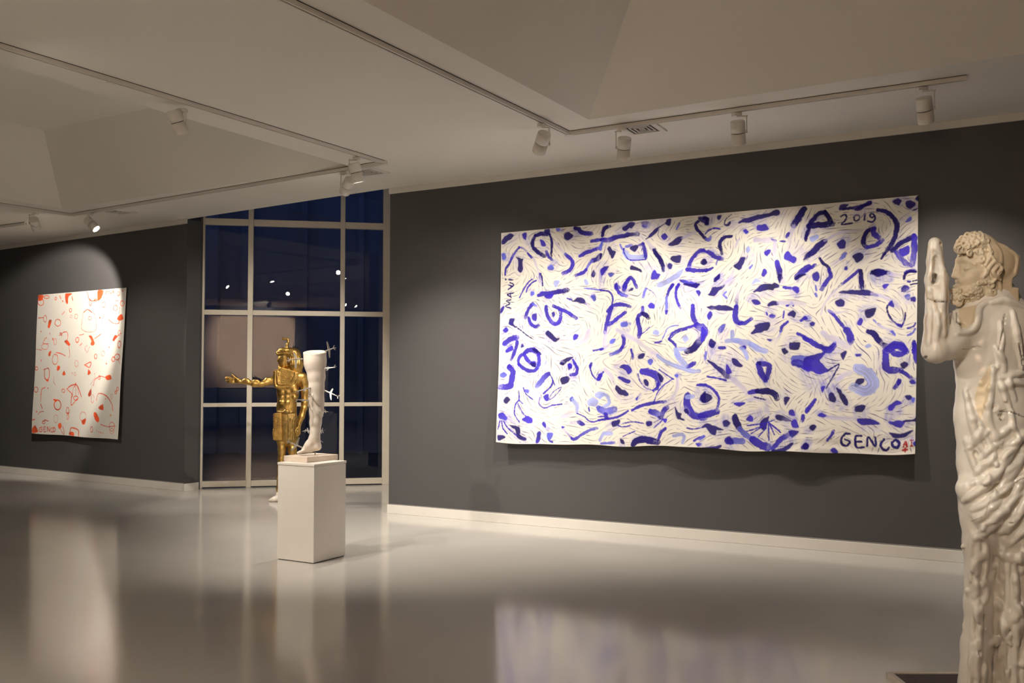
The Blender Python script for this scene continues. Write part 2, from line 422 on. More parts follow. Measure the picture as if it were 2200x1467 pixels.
[1, 1, 1, 40, 1518, 956, 1533, 1020, 1544, 1069, 1534, 1123],
[1, 0, 0, 38, 1569, 899, 1606, 920, 1629, 945],
[1, 1, 1, 8, 1549, 1104, 1601, 1071, 1642, 1033],
[0, 1, 1, 0, 1623, 829, 1651, 808, 1685, 821, 1682, 850, 1641, 849],
[1, 2, 2, 22, 1600, 662, 1584, 705, 1574, 744],
[1, 1, 4, 10, 1615, 663, 1682, 715, 1723, 804, 1739, 896, 1754, 964],
[1, 1, 1, 26, 1864, 642, 1834, 688, 1814, 740],
[1, 2, 2, 26, 1809, 754, 1809, 822, 1809, 889],
[0, 1, 1, 0, 1799, 879, 1829, 881, 1804, 918],
[1, 1, 1, 23, 1924, 645, 1904, 692, 1904, 754, 1924, 822, 1949, 866],
[1, 1, 1, 36, 2068, 843, 2068, 909, 2078, 966, 2107, 1015],
[0, 0, 0, 0, 1973, 638, 2125, 646, 2111, 669, 2091, 680],
[0, 1, 1, 0, 2101, 716, 2131, 708, 2145, 732, 2126, 760],
[1, 1, 1, 56, 2117, 1034, 2171, 1064, 2186, 1107, 2166, 1153],
[1, 0, 0, 56, 2166, 1158, 2123, 1204, 2079, 1246, 2025, 1273],
[1, 1, 1, 20, 2122, 1025, 2005, 1054, 1925, 1071, 1865, 1107, 1841, 1150],
[1, 1, 1, 20, 1835, 1150, 1871, 1179, 1901, 1209, 1911, 1238],
[1, 1, 1, 10, 1861, 1141, 1915, 1094, 2014, 1069],
[0, 3, 3, 0, 1975, 1149, 2005, 1116, 2030, 1155, 2000, 1182],
[1, 3, 3, 45, 1906, 1252, 1926, 1295, 1936, 1334],
[1, 3, 3, 30, 1916, 1252, 2005, 1249],
[1, 1, 1, 29, 1366, 1108, 1382, 1143, 1377, 1192, 1356, 1236],
[1, 1, 2, 32, 1366, 1222, 1329, 1260, 1244, 1288],
[0, 2, 2, 0, 1241, 1177, 1249, 1145, 1292, 1141, 1276, 1175],
[0, 3, 3, 0, 1678, 1088, 1703, 1064, 1734, 1080, 1729, 1108, 1693, 1103],
[1, 1, 1, 15, 1694, 1185, 1729, 1181, 1765, 1172],
[1, 2, 2, 9, 1765, 1167, 1790, 1115, 1820, 1058, 1870, 1031, 1930, 1026],
[1, 4, 4, 37, 1307, 1048, 1382, 1094, 1497, 1151, 1601, 1226, 1704, 1287, 1781, 1331],
[1, 1, 1, 22, 1456, 1243, 1472, 1297, 1474, 1330],
[0, 0, 0, 0, 1527, 1313, 1550, 1293, 1591, 1289, 1576, 1323, 1540, 1331],
[0, 1, 1, 0, 1125, 1231, 1168, 1227, 1147, 1247, 1125, 1246],
[0, 0, 0, 0, 2231, 740, 2260, 689, 2317, 687, 2369, 662, 2364, 685, 2312, 725, 2265, 765, 2207, 748],
[0, 0, 0, 0, 2269, 624, 2316, 575, 2312, 607, 2283, 629],
[1, 4, 4, 30, 2426, 604, 2350, 675],
[0, 0, 0, 0, 2636, 745, 2690, 697, 2727, 681, 2795, 687, 2817, 674, 2853, 692, 2862, 711, 2822, 722, 2804, 735, 2745, 732, 2686, 745],
[1, 1, 1, 25, 2902, 718, 2974, 730],
[0, 1, 1, 0, 2978, 721, 3004, 711, 3031, 724, 3035, 760, 3018, 773, 2987, 749],
[0, 0, 0, 0, 2853, 601, 2882, 603, 2866, 675],
[0, 0, 0, 0, 3013, 656, 2995, 650, 3008, 624, 3043, 612, 3087, 615, 3052, 635],
[0, 3, 3, 0, 2621, 675, 2653, 631, 2690, 651, 2658, 654],
[1, 2, 2, 16, 2384, 733, 2360, 760, 2389, 791],
[0, 0, 0, 0, 2198, 863, 2275, 859, 2361, 858, 2427, 879, 2464, 900, 2427, 905, 2351, 900, 2251, 889],
[1, 4, 1, 29, 2501, 720, 2487, 789, 2478, 877],
[1, 1, 1, 42, 2478, 877, 2472, 923, 2474, 974, 2488, 1012, 2521, 1027],
[1, 1, 1, 30, 2512, 1029, 2568, 1024, 2618, 989],
[0, 1, 1, 0, 2213, 941, 2237, 912, 2258, 943, 2227, 982],
[0, 1, 1, 0, 2620, 823, 2668, 816, 2700, 856, 2645, 856],
[0, 0, 0, 0, 2766, 875, 2786, 846, 2836, 842, 2859, 870, 2814, 875],
[1, 4, 4, 39, 2859, 856, 2948, 860, 3080, 879],
[0, 1, 1, 0, 2926, 882, 2957, 874, 2943, 889],
[0, 1, 1, 0, 2979, 884, 2992, 878, 2990, 894],
[0, 1, 1, 0, 2778, 962, 2801, 949, 2832, 969, 2814, 986, 2783, 976],
[1, 1, 1, 14, 2755, 939, 2760, 957],
[1, 1, 1, 14, 2908, 931, 2902, 990],
[0, 0, 0, 0, 2944, 962, 2984, 929, 3010, 953, 2997, 991, 2971, 976],
[0, 1, 1, 0, 3050, 1013, 3089, 987, 3107, 1006, 3059, 1027],
[0, 2, 2, 0, 2314, 1067, 2380, 1031, 2362, 1082, 2338, 1109],
[1, 4, 4, 20, 2324, 1123, 2333, 1063],
[0, 0, 0, 0, 2619, 1117, 2651, 1077, 2651, 1049, 2769, 1030, 2783, 1054, 2756, 1094, 2679, 1117, 2637, 1127],
[1, 3, 3, 35, 2447, 1099, 2447, 1164],
[1, 3, 3, 35, 2395, 1186, 2456, 1182, 2517, 1198, 2560, 1249],
[1, 3, 3, 40, 2466, 1178, 2587, 1204, 2670, 1243],
[0, 0, 0, 0, 2233, 1205, 2250, 1168, 2291, 1202, 2252, 1241],
[0, 1, 1, 0, 2322, 1235, 2381, 1234, 2388, 1258, 2324, 1257],
[0, 0, 0, 0, 2967, 1217, 3051, 1215, 3038, 1272, 2968, 1270],
[0, 1, 1, 0, 2761, 1176, 2811, 1180, 2784, 1199],
[1, 1, 1, 24, 2940, 1027, 2895, 1066, 2882, 1107],
[1, 2, 4, 14, 2882, 1107, 2869, 1147, 2834, 1214],
[1, 1, 1, 22, 3024, 1133, 3073, 1157, 3125, 1199],
[0, 1, 1, 0, 2160, 1053, 2189, 1072, 2206, 1120, 2160, 1189],
[0, 1, 1, 0, 2888, 1268, 2923, 1262, 2923, 1269],
[0, 1, 1, 0, 2522, 1239, 2564, 1236, 2569, 1262, 2532, 1261],
[0, 1, 1, 0, 3152, 617, 3190, 599, 3209, 644, 3191, 675, 3162, 666],
[1, 1, 1, 31, 3288, 586, 3303, 640, 3275, 682, 3229, 753],
[1, 2, 2, 13, 3177, 716, 3184, 760],
[1, 2, 2, 18, 3177, 789, 3187, 814],
[1, 1, 1, 23, 3532, 605, 3487, 646, 3437, 686, 3400, 713],
[1, 0, 0, 31, 3550, 611, 3555, 674, 3565, 770],
[0, 0, 0, 0, 3369, 789, 3424, 775, 3506, 776, 3578, 773, 3641, 797, 3690, 830, 3597, 821, 3483, 804],
[1, 4, 4, 30, 3641, 812, 3730, 839, 3819, 891, 3863, 949],
[1, 4, 4, 21, 3400, 718, 3322, 791, 3253, 885, 3225, 972],
[0, 0, 0, 0, 3633, 626, 3658, 608, 3746, 618, 3782, 644, 3738, 651, 3685, 667],
[1, 4, 4, 30, 3773, 643, 3882, 669],
[1, 0, 0, 18, 3896, 697, 3904, 660, 3938, 639, 3986, 642],
[1, 1, 1, 15, 3926, 722, 3943, 723],
[1, 0, 0, 9, 3965, 720, 3999, 712],
[1, 0, 0, 9, 3948, 749, 3999, 740],
[0, 1, 1, 0, 3725, 749, 3747, 732, 3776, 738, 3743, 772],
[0, 1, 1, 0, 3874, 776, 3900, 751, 3933, 774, 3905, 813, 3879, 804],
[0, 0, 0, 0, 3346, 860, 3387, 843, 3420, 868, 3411, 904, 3365, 900],
[0, 0, 0, 0, 3593, 957, 3669, 936, 3673, 960, 3643, 1002, 3607, 1017],
[0, 1, 1, 0, 3526, 1064, 3555, 1017, 3571, 1047, 3558, 1079],
[1, 0, 0, 13, 3792, 899, 3766, 926, 3771, 973, 3798, 1031, 3829, 1065, 3877, 1090, 3902, 1044, 3911, 983],
[0, 1, 1, 0, 3777, 898, 3801, 876, 3815, 928, 3788, 917],
[0, 1, 1, 0, 3842, 1070, 3881, 1080, 3898, 1072, 3881, 1109, 3837, 1079],
[0, 2, 2, 0, 3905, 838, 3940, 835, 3936, 877, 3910, 857],
[0, 1, 1, 0, 3949, 859, 3983, 851, 3983, 893, 3953, 887],
[1, 1, 1, 13, 3929, 1115, 3976, 1098, 3989, 1075],
[1, 2, 2, 15, 3929, 1175, 3968, 1153, 3985, 1121],
[1, 1, 1, 25, 3295, 945, 3342, 990, 3379, 1040, 3426, 1099],
[1, 1, 1, 50, 3440, 1114, 3463, 1153, 3477, 1216],
[1, 4, 4, 20, 3277, 935, 3351, 962, 3443, 951],
[0, 1, 1, 0, 3131, 1051, 3155, 1032, 3176, 1048, 3165, 1069, 3136, 1066],
[0, 1, 1, 0, 3088, 986, 3107, 1006, 3093, 1020, 3088, 1020],
[1, 1, 1, 37, 3089, 1172, 3147, 1208, 3208, 1248, 3293, 1279],
[0, 2, 2, 0, 3260, 1296, 3344, 1217, 3358, 1232, 3316, 1284],
[1, 4, 4, 46, 3245, 1133, 3287, 1172, 3353, 1198, 3463, 1258],
[1, 0, 0, 39, 3617, 1134, 3661, 1149, 3693, 1202, 3729, 1241],
[0, 0, 0, 0, 3729, 1241, 3746, 1232, 3773, 1246, 3751, 1293],
[1, 1, 1, 55, 3769, 1306, 3804, 1266, 3856, 1257, 3900, 1286, 3913, 1309],
[0, 3, 3, 0, 3590, 1256, 3622, 1238, 3644, 1258, 3609, 1276],
[1, 2, 4, 18, 3661, 1035, 3705, 1084, 3803, 1134],
[0, 2, 2, 0, 3799, 1139, 3816, 1130, 3829, 1168],
[1, 1, 1, 30, 3977, 1228, 3978, 1310],
[1, 1, 1, 54, 124, 1398, 168, 1446, 161, 1516, 141, 1587, 32, 1604],
[0, 2, 2, 0, 25, 1468, 66, 1445, 97, 1475, 73, 1501, 28, 1498],
[1, 1, 1, 32, 235, 1365, 281, 1406, 355, 1436, 420, 1436, 460, 1385, 473, 1362],
[0, 0, 0, 0, 368, 1360, 427, 1361, 427, 1402, 394, 1390],
[1, 1, 2, 45, 571, 1472, 519, 1507, 480, 1558, 447, 1593],
[0, 0, 0, 0, 702, 1519, 779, 1499, 814, 1520, 782, 1559, 722, 1573],
[1, 1, 1, 31, 857, 1367, 889, 1412, 883, 1469, 820, 1480],
[0, 1, 1, 0, 794, 1377, 826, 1383, 832, 1417, 794, 1431],
[0, 0, 0, 0, 699, 1365, 744, 1365, 737, 1391],
[1, 1, 1, 15, 1032, 1386, 1038, 1436, 1069, 1498, 1124, 1532, 1173, 1454],
[0, 1, 1, 0, 1106, 1521, 1148, 1471, 1149, 1521, 1124, 1544],
[0, 2, 2, 0, 308, 1622, 355, 1633, 348, 1662, 315, 1645],
[1, 1, 1, 11, 295, 1610, 322, 1668, 401, 1726],
[0, 0, 0, 0, 73, 1734, 107, 1704, 148, 1727, 114, 1766, 80, 1757],
[1, 1, 1, 8, 571, 1737, 629, 1650, 719, 1605, 655, 1685, 571, 1737],
[0, 1, 1, 0, 516, 1694, 571, 1676, 568, 1731, 538, 1731],
[1, 1, 1, 16, 622, 1536, 603, 1593, 519, 1668],
[1, 1, 1, 13, 590, 1478, 622, 1536, 642, 1582],
[1, 1, 1, 12, 480, 1708, 473, 1766, 532, 1809, 629, 1782, 732, 1770],
[1, 4, 4, 55, 421, 1651, 447, 1731, 500, 1806],
[0, 1, 1, 0, 18, 1881, 66, 1860, 114, 1909, 100, 1933, 39, 1916],
[1, 1, 1, 12, 242, 1639, 248, 1721, 208, 1780, 202, 1873, 255, 1948],
[1, 1, 1, 10, 248, 1733, 288, 1767],
[1, 1, 1, 10, 235, 1768, 289, 1855, 329, 1895],
[0, 1, 1, 0, 289, 1924, 342, 1892, 395, 1917, 395, 1957, 329, 1947],
[0, 1, 1, 0, 513, 1961, 532, 1944, 558, 1978, 552, 2001],
[0, 0, 0, 0, 131, 1979, 249, 1995, 262, 2053, 255, 2070, 329, 2103, 322, 2124, 255, 2111, 225, 2071, 208, 2019],
[1, 1, 1, 11, 59, 1945, 73, 2015, 121, 2067],
[1, 1, 1, 11, 80, 1945, 121, 2003, 222, 2077],
[1, 1, 1, 11, 39, 1946, 18, 2028],
[0, 0, 0, 0, 19, 2093, 100, 2097, 66, 2127, 25, 2134],
[0, 1, 1, 0, 461, 2060, 493, 2042, 500, 2099, 480, 2140, 451, 2146],
[1, 1, 1, 18, 588, 2063, 597, 2120, 636, 2136],
[0, 2, 2, 0, 575, 2057, 633, 2056, 630, 2096, 591, 2120],
[1, 1, 2, 25, 853, 2102, 890, 2107, 959, 2066, 1033, 2025, 1119, 2001],
[1, 4, 1, 24, 745, 2003, 853, 2097],
[0, 1, 1, 0, 738, 1991, 773, 1991, 745, 2008],
[0, 1, 1, 0, 909, 1938, 946, 1931, 996, 1970, 965, 1982, 927, 1965],
[1, 4, 4, 36, 840, 1950, 921, 1949],
[0, 2, 2, 0, 814, 1718, 845, 1695, 864, 1729, 827, 1746],
[1, 3, 3, 36, 852, 1729, 902, 1785, 902, 1847],
[1, 4, 4, 48, 745, 1895, 883, 1853],
[0, 3, 3, 0, 1014, 1745, 1069, 1706, 1125, 1739, 1106, 1784, 1033, 1784],
[1, 3, 3, 47, 1112, 1683, 1176, 1672],
[1, 2, 2, 41, 1125, 1800, 1176, 1839],
[1, 1, 1, 12, 1027, 1801, 1036, 1840],
[1, 1, 1, 12, 902, 1859, 983, 1891, 1058, 1941, 1174, 1917],
[1, 4, 4, 24, 958, 1537, 1007, 1594, 1069, 1661],
[0, 2, 2, 0, 1625, 1351, 1662, 1336, 1679, 1365, 1655, 1393],
[0, 1, 1, 0, 1344, 1412, 1379, 1386, 1448, 1407, 1462, 1445, 1434, 1480, 1400, 1438],
[0, 1, 1, 0, 1323, 1508, 1372, 1509, 1452, 1544, 1428, 1567, 1358, 1534],
[0, 0, 0, 0, 1296, 1625, 1309, 1586, 1358, 1618, 1435, 1663, 1421, 1685, 1352, 1673],
[1, 1, 1, 59, 1578, 1456, 1666, 1472, 1726, 1511, 1740, 1574],
[1, 1, 1, 27, 1740, 1561, 1727, 1612, 1693, 1637],
[0, 0, 0, 0, 1733, 1473, 1766, 1486, 1786, 1524, 1780, 1558, 1753, 1549],
[1, 1, 1, 8, 1530, 1478, 1551, 1548, 1612, 1612, 1687, 1637],
[0, 0, 0, 0, 1592, 1542, 1612, 1529, 1639, 1561, 1629, 1590, 1602, 1574],
[1, 3, 3, 29, 1140, 1709, 1176, 1677, 1218, 1696, 1233, 1761, 1169, 1800],
[1, 2, 2, 58, 1141, 1820, 1212, 1838, 1296, 1818],
[0, 1, 1, 0, 1187, 1858, 1219, 1858, 1233, 1909, 1205, 1906],
[1, 1, 1, 18, 1127, 1924, 1233, 1906, 1338, 1882, 1435, 1829],
[1, 1, 1, 11, 1127, 1891, 1198, 1884],
[1, 1, 1, 27, 1477, 1823, 1559, 1784, 1680, 1757, 1814, 1741],
[1, 1, 1, 10, 1694, 1757, 1734, 1656, 1787, 1593, 1879, 1531],
[1, 1, 1, 10, 1892, 1531, 1826, 1493, 1746, 1442],
[1, 1, 2, 48, 1667, 1833, 1721, 1852, 1768, 1889],
[1, 1, 1, 40, 1768, 1889, 1801, 1826, 1834, 1800],
[0, 0, 0, 0, 1741, 1883, 1794, 1876, 1774, 1904],
[0, 1, 1, 0, 1788, 1907, 1828, 1907, 1814, 1938],
[0, 0, 0, 0, 1272, 1973, 1275, 1934, 1345, 1917, 1345, 1946, 1297, 1979],
[0, 0, 0, 0, 1627, 1935, 1681, 1928, 1681, 1966, 1634, 1973],
[0, 0, 0, 0, 1913, 1793, 1939, 1843, 1975, 1855, 1972, 1886, 2005, 1910, 1939, 1899],
[1, 1, 1, 59, 2036, 1680, 2030, 1755, 2056, 1823, 2101, 1866, 2203, 1883],
[0, 0, 0, 0, 2152, 1711, 2177, 1661, 2207, 1649, 2207, 1747, 2171, 1741],
[0, 0, 0, 0, 2004, 1823, 2030, 1811, 2050, 1848, 2017, 1842],
[1, 1, 1, 20, 2126, 1587, 2207, 1581],
[1, 3, 3, 39, 2030, 1693, 2088, 1693],
[1, 1, 1, 27, 1815, 1995, 1775, 2033, 1742, 2109],
[1, 0, 0, 54, 1498, 2135, 1532, 2102, 1600, 2100, 1681, 2111, 1742, 2122],
[1, 3, 3, 29, 1149, 2112, 1184, 2052, 1269, 2044],
[1, 2, 2, 21, 1163, 2144, 1297, 2127],
[0, 0, 0, 0, 1360, 2087, 1388, 2099, 1402, 2131, 1367, 2125],
[1, 3, 3, 28, 1901, 2062, 1986, 2047, 2012, 2078, 1992, 2121],
[1, 1, 1, 20, 2112, 2100, 2141, 2081, 2204, 2054],
[0, 1, 1, 0, 2128, 2124, 2179, 2129, 2154, 2151],
[1, 1, 1, 10, 2037, 1984, 2102, 1992, 2191, 1975],
[1, 3, 3, 34, 1726, 1309, 1812, 1367, 1944, 1418, 2074, 1457, 2144, 1458],
[1, 1, 1, 34, 2028, 1416, 2099, 1383],
[1, 3, 3, 46, 1917, 1293, 1957, 1344, 2015, 1407],
[1, 4, 4, 33, 1925, 1500, 1932, 1593, 1893, 1693, 1814, 1744],
[0, 2, 2, 0, 1905, 1499, 1931, 1490, 1931, 1518],
[0, 1, 1, 0, 1511, 1714, 1538, 1691, 1524, 1727],
[0, 1, 1, 0, 1126, 1540, 1126, 1481, 1154, 1481, 1147, 1527],
[1, 4, 4, 41, 1189, 1430, 1253, 1495, 1288, 1573],
[1, 1, 1, 9, 1387, 1945, 1491, 1931, 1600, 1948],
[1, 1, 1, 10, 1332, 1966, 1380, 1978, 1463, 1967],
[1, 1, 1, 10, 1387, 2067, 1450, 2040, 1511, 2020],
[1, 1, 1, 9, 1701, 1991, 1775, 1926, 1788, 1904],
[0, 0, 0, 0, 2233, 1212, 2280, 1213, 2269, 1241, 2248, 1241],
[1, 3, 3, 29, 2525, 1247, 2567, 1289, 2588, 1352],
[1, 3, 3, 44, 2615, 1221, 2684, 1264, 2753, 1286],
[0, 0, 0, 0, 2888, 1275, 2918, 1262, 2945, 1293, 2915, 1316],
[0, 0, 0, 0, 2216, 1356, 2292, 1396, 2378, 1453, 2442, 1516, 2399, 1526, 2328, 1460],
[0, 1, 1, 0, 2399, 1397, 2445, 1474, 2399, 1474],
[1, 4, 4, 44, 2449, 1523, 2533, 1593, 2589, 1648],
[0, 0, 0, 0, 2451, 1349, 2490, 1353, 2511, 1385, 2543, 1406, 2526, 1427, 2469, 1398],
[1, 1, 1, 36, 2685, 1394, 2767, 1402, 2787, 1430, 2774, 1498, 2757, 1545],
[1, 1, 1, 43, 2685, 1401, 2713, 1477, 2747, 1532],
[0, 0, 0, 0, 2678, 1387, 2705, 1381, 2705, 1408],
[1, 2, 2, 57, 3001, 1358, 3130, 1366],
[1, 1, 1, 57, 3002, 1391, 3131, 1427],
[0, 1, 1, 0, 2995, 1405, 3131, 1433, 3131, 1467, 3061, 1432],
[1, 2, 2, 22, 2204, 1282, 2198, 1353],
[1, 1, 1, 22, 2162, 1585, 2235, 1599, 2300, 1648, 2336, 1718, 2322, 1795],
[1, 1, 1, 52, 2163, 1867, 2236, 1852, 2322, 1830],
[0, 0, 0, 0, 2163, 1698, 2192, 1662, 2242, 1669, 2271, 1704, 2235, 1743, 2177, 1743],
[1, 1, 1, 15, 2220, 1508, 2306, 1522, 2399, 1544],
[0, 1, 1, 0, 2478, 1752, 2576, 1744, 2527, 1776],
[1, 1, 1, 36, 2617, 1648, 2686, 1641],
[1, 0, 0, 45, 2686, 1641, 2782, 1641, 2836, 1668, 2856, 1708],
[1, 4, 4, 36, 2604, 1717, 2673, 1702, 2796, 1736],
[1, 0, 0, 9, 2659, 1692, 2755, 1716],
[0, 0, 0, 0, 2917, 1722, 2930, 1691, 2967, 1701, 2934, 1762],
[0, 1, 1, 0, 2964, 1809, 2997, 1802, 3011, 1849, 2964, 1843],
[0, 0, 0, 0, 2844, 1861, 2877, 1844, 2985, 1896, 2971, 1903, 2864, 1891],
[0, 1, 1, 0, 2985, 1903, 3031, 1895, 3051, 1952, 2998, 1950],
[1, 0, 0, 53, 2486, 1869, 2507, 1924, 2535, 1972],
[1, 2, 2, 42, 2535, 1972, 2591, 2026, 2647, 2059],
[1, 1, 1, 58, 2647, 2059, 2716, 2105, 2784, 2130],
[1, 1, 1, 36, 2825, 2136, 2892, 2066, 2979, 2004],
[0, 1, 1, 0, 2965, 1987, 3058, 1985, 2999, 2037],
[0, 0, 0, 0, 2380, 1919, 2408, 1905, 2440, 1925, 2422, 1957, 2387, 1957],
[0, 0, 0, 0, 2182, 1975, 2229, 1939, 2294, 1956, 2384, 1989, 2323, 1994, 2309, 2039, 2258, 2019, 2222, 1971],
[1, 2, 2, 48, 2437, 2081, 2557, 2075],
[0, 1, 1, 0, 2395, 2079, 2444, 2043, 2480, 2097, 2416, 2113],
[0, 0, 0, 0, 2194, 2161, 2273, 2152, 2366, 2128, 2359, 2149, 2295, 2172],
[0, 0, 0, 0, 2715, 1907, 2783, 1858, 2786, 1886, 2743, 1975, 2708, 1941],
[0, 1, 1, 0, 2591, 1888, 2618, 1854, 2646, 1874, 2639, 1901],
[1, 1, 1, 10, 2763, 1920, 2598, 1940],
[1, 1, 1, 10, 2749, 1941, 2598, 1991],
[1, 1, 1, 10, 2729, 1948, 2633, 2011],
[1, 1, 1, 10, 2783, 1913, 2892, 1999],
[1, 1, 1, 10, 2790, 1920, 2838, 2020],
[1, 1, 1, 10, 2783, 1926, 2791, 2069],
[1, 1, 1, 10, 2763, 1961, 2695, 2037],
[1, 1, 1, 10, 2776, 1913, 2837, 1892],
[0, 0, 0, 0, 2812, 2156, 2906, 2140, 2992, 2091, 3006, 2097, 2933, 2163],
[0, 0, 0, 0, 3082, 2115, 3111, 2087, 3135, 2093, 3135, 2127, 3092, 2131],
[1, 2, 2, 28, 3129, 1787, 3116, 1814],
[1, 1, 1, 28, 3090, 1854, 3084, 1895],
[1, 2, 2, 22, 2208, 2055, 2164, 2085],
[1, 1, 1, 42, 3252, 1275, 3303, 1283, 3341, 1250],
[0, 1, 1, 0, 3090, 1352, 3188, 1321, 3265, 1302, 3220, 1368, 3246, 1408, 3292, 1468, 3221, 1487, 3156, 1467, 3091, 1440],
[1, 0, 0, 10, 3292, 1462, 3381, 1410, 3349, 1488, 3280, 1614],
[0, 0, 0, 0, 3393, 1324, 3437, 1302, 3418, 1371],
[0, 1, 1, 0, 3518, 1326, 3562, 1321, 3559, 1343, 3525, 1346],
[1, 1, 1, 48, 3757, 1305, 3758, 1376, 3764, 1434, 3789, 1460, 3873, 1467],
[1, 1, 1, 24, 3867, 1467, 3921, 1499, 3962, 1538],
[1, 1, 1, 41, 3769, 1286, 3817, 1261, 3889, 1275, 3907, 1308, 3878, 1333, 3824, 1319, 3794, 1286],
[0, 0, 0, 0, 3872, 1416, 3908, 1394, 3932, 1420, 3902, 1451],
[1, 1, 1, 30, 3984, 1252, 3984, 1303, 4000, 1398],
[0, 0, 0, 0, 3514, 1594, 3532, 1536, 3588, 1536, 3576, 1568, 3532, 1601],
[1, 3, 3, 76, 3538, 1444, 3618, 1491, 3662, 1582, 3601, 1640, 3501, 1607],
[1, 4, 4, 42, 3381, 1535, 3425, 1502, 3500, 1477],
[0, 0, 0, 0, 3363, 1614, 3395, 1634, 3458, 1719, 3452, 1761, 3414, 1732],
[0, 0, 0, 0, 3306, 1673, 3325, 1653, 3360, 1699, 3351, 1732, 3313, 1719],
[0, 0, 0, 0, 3518, 1777, 3540, 1761, 3599, 1763, 3577, 1812, 3528, 1816],
[0, 1, 1, 0, 3238, 1607, 3270, 1601, 3248, 1650],
[1, 1, 1, 28, 3190, 1714, 3158, 1760, 3119, 1821],
[0, 0, 0, 0, 3146, 1954, 3166, 1927, 3198, 1939, 3179, 1970],
[0, 1, 1, 0, 3217, 1846, 3249, 1829, 3294, 1852, 3256, 1859],
[1, 4, 4, 35, 3294, 1858, 3428, 1870, 3541, 1875],
[0, 1, 1, 0, 3534, 1881, 3565, 1868, 3639, 1870, 3713, 1911, 3566, 1920],
[0, 1, 1, 0, 3792, 1896, 3906, 1888, 3900, 1920, 3870, 1940],
[0, 0, 0, 0, 3906, 1888, 3988, 1874, 4009, 1849, 4006, 1887],
[0, 0, 0, 0, 3789, 1980, 3877, 1991, 3977, 1966, 3924, 2009, 3847, 2023],
[1, 1, 1, 27, 3873, 1550, 3832, 1614],
[0, 1, 1, 0, 3861, 1537, 3882, 1563, 3856, 1588],
[0, 1, 1, 0, 3945, 1557, 3974, 1544, 3995, 1576, 3963, 1582],
[0, 0, 0, 0, 3916, 1684, 3952, 1678, 3964, 1697, 3940, 1710],
[0, 2, 2, 0, 3970, 1703, 3990, 1700, 3976, 1732],
[0, 1, 1, 0, 3791, 1762, 3845, 1720, 3884, 1739, 3845, 1755, 3815, 1794, 3791, 1794],
[1, 0, 0, 17, 3479, 1999, 3441, 2000, 3410, 2040, 3417, 2086, 3454, 2098, 3479, 2065, 3441, 2046],
[1, 0, 0, 17, 3572, 2014, 3529, 2018, 3523, 2064, 3536, 2109, 3592, 2107],
[1, 0, 0, 17, 3523, 2064, 3573, 2059],
[1, 0, 0, 16, 3619, 2093, 3628, 2022, 3684, 2092, 3683, 2021],
[1, 0, 0, 18, 3751, 2038, 3727, 2078, 3745, 2116, 3775, 2121, 3793, 2101],
[1, 0, 0, 20, 3847, 2039, 3817, 2062, 3829, 2094, 3859, 2100, 3874, 2067, 3847, 2039],
[1, 7, 7, 11, 3907, 2095, 3925, 2056, 3937, 2097],
[1, 7, 7, 9, 3913, 2079, 3934, 2078],
[1, 7, 7, 11, 3969, 2046, 3972, 2093],
[1, 7, 7, 9, 3960, 2046, 3981, 2045],
[1, 7, 7, 9, 3964, 2093, 3981, 2093],
[1, 7, 7, 14, 3901, 2124, 3937, 2120],
[1, 7, 7, 12, 3922, 2110, 3922, 2136],
[0, 0, 0, 0, 3095, 2108, 3121, 2087, 3147, 2113, 3115, 2134],
[0, 1, 1, 0, 3328, 2134, 3353, 2121, 3382, 2153, 3341, 2154],
[1, 1, 1, 22, 3295, 2056, 3327, 2016, 3346, 1976],
[0, 1, 1, 0, 3984, 2071, 4008, 2057, 4008, 2095],
]
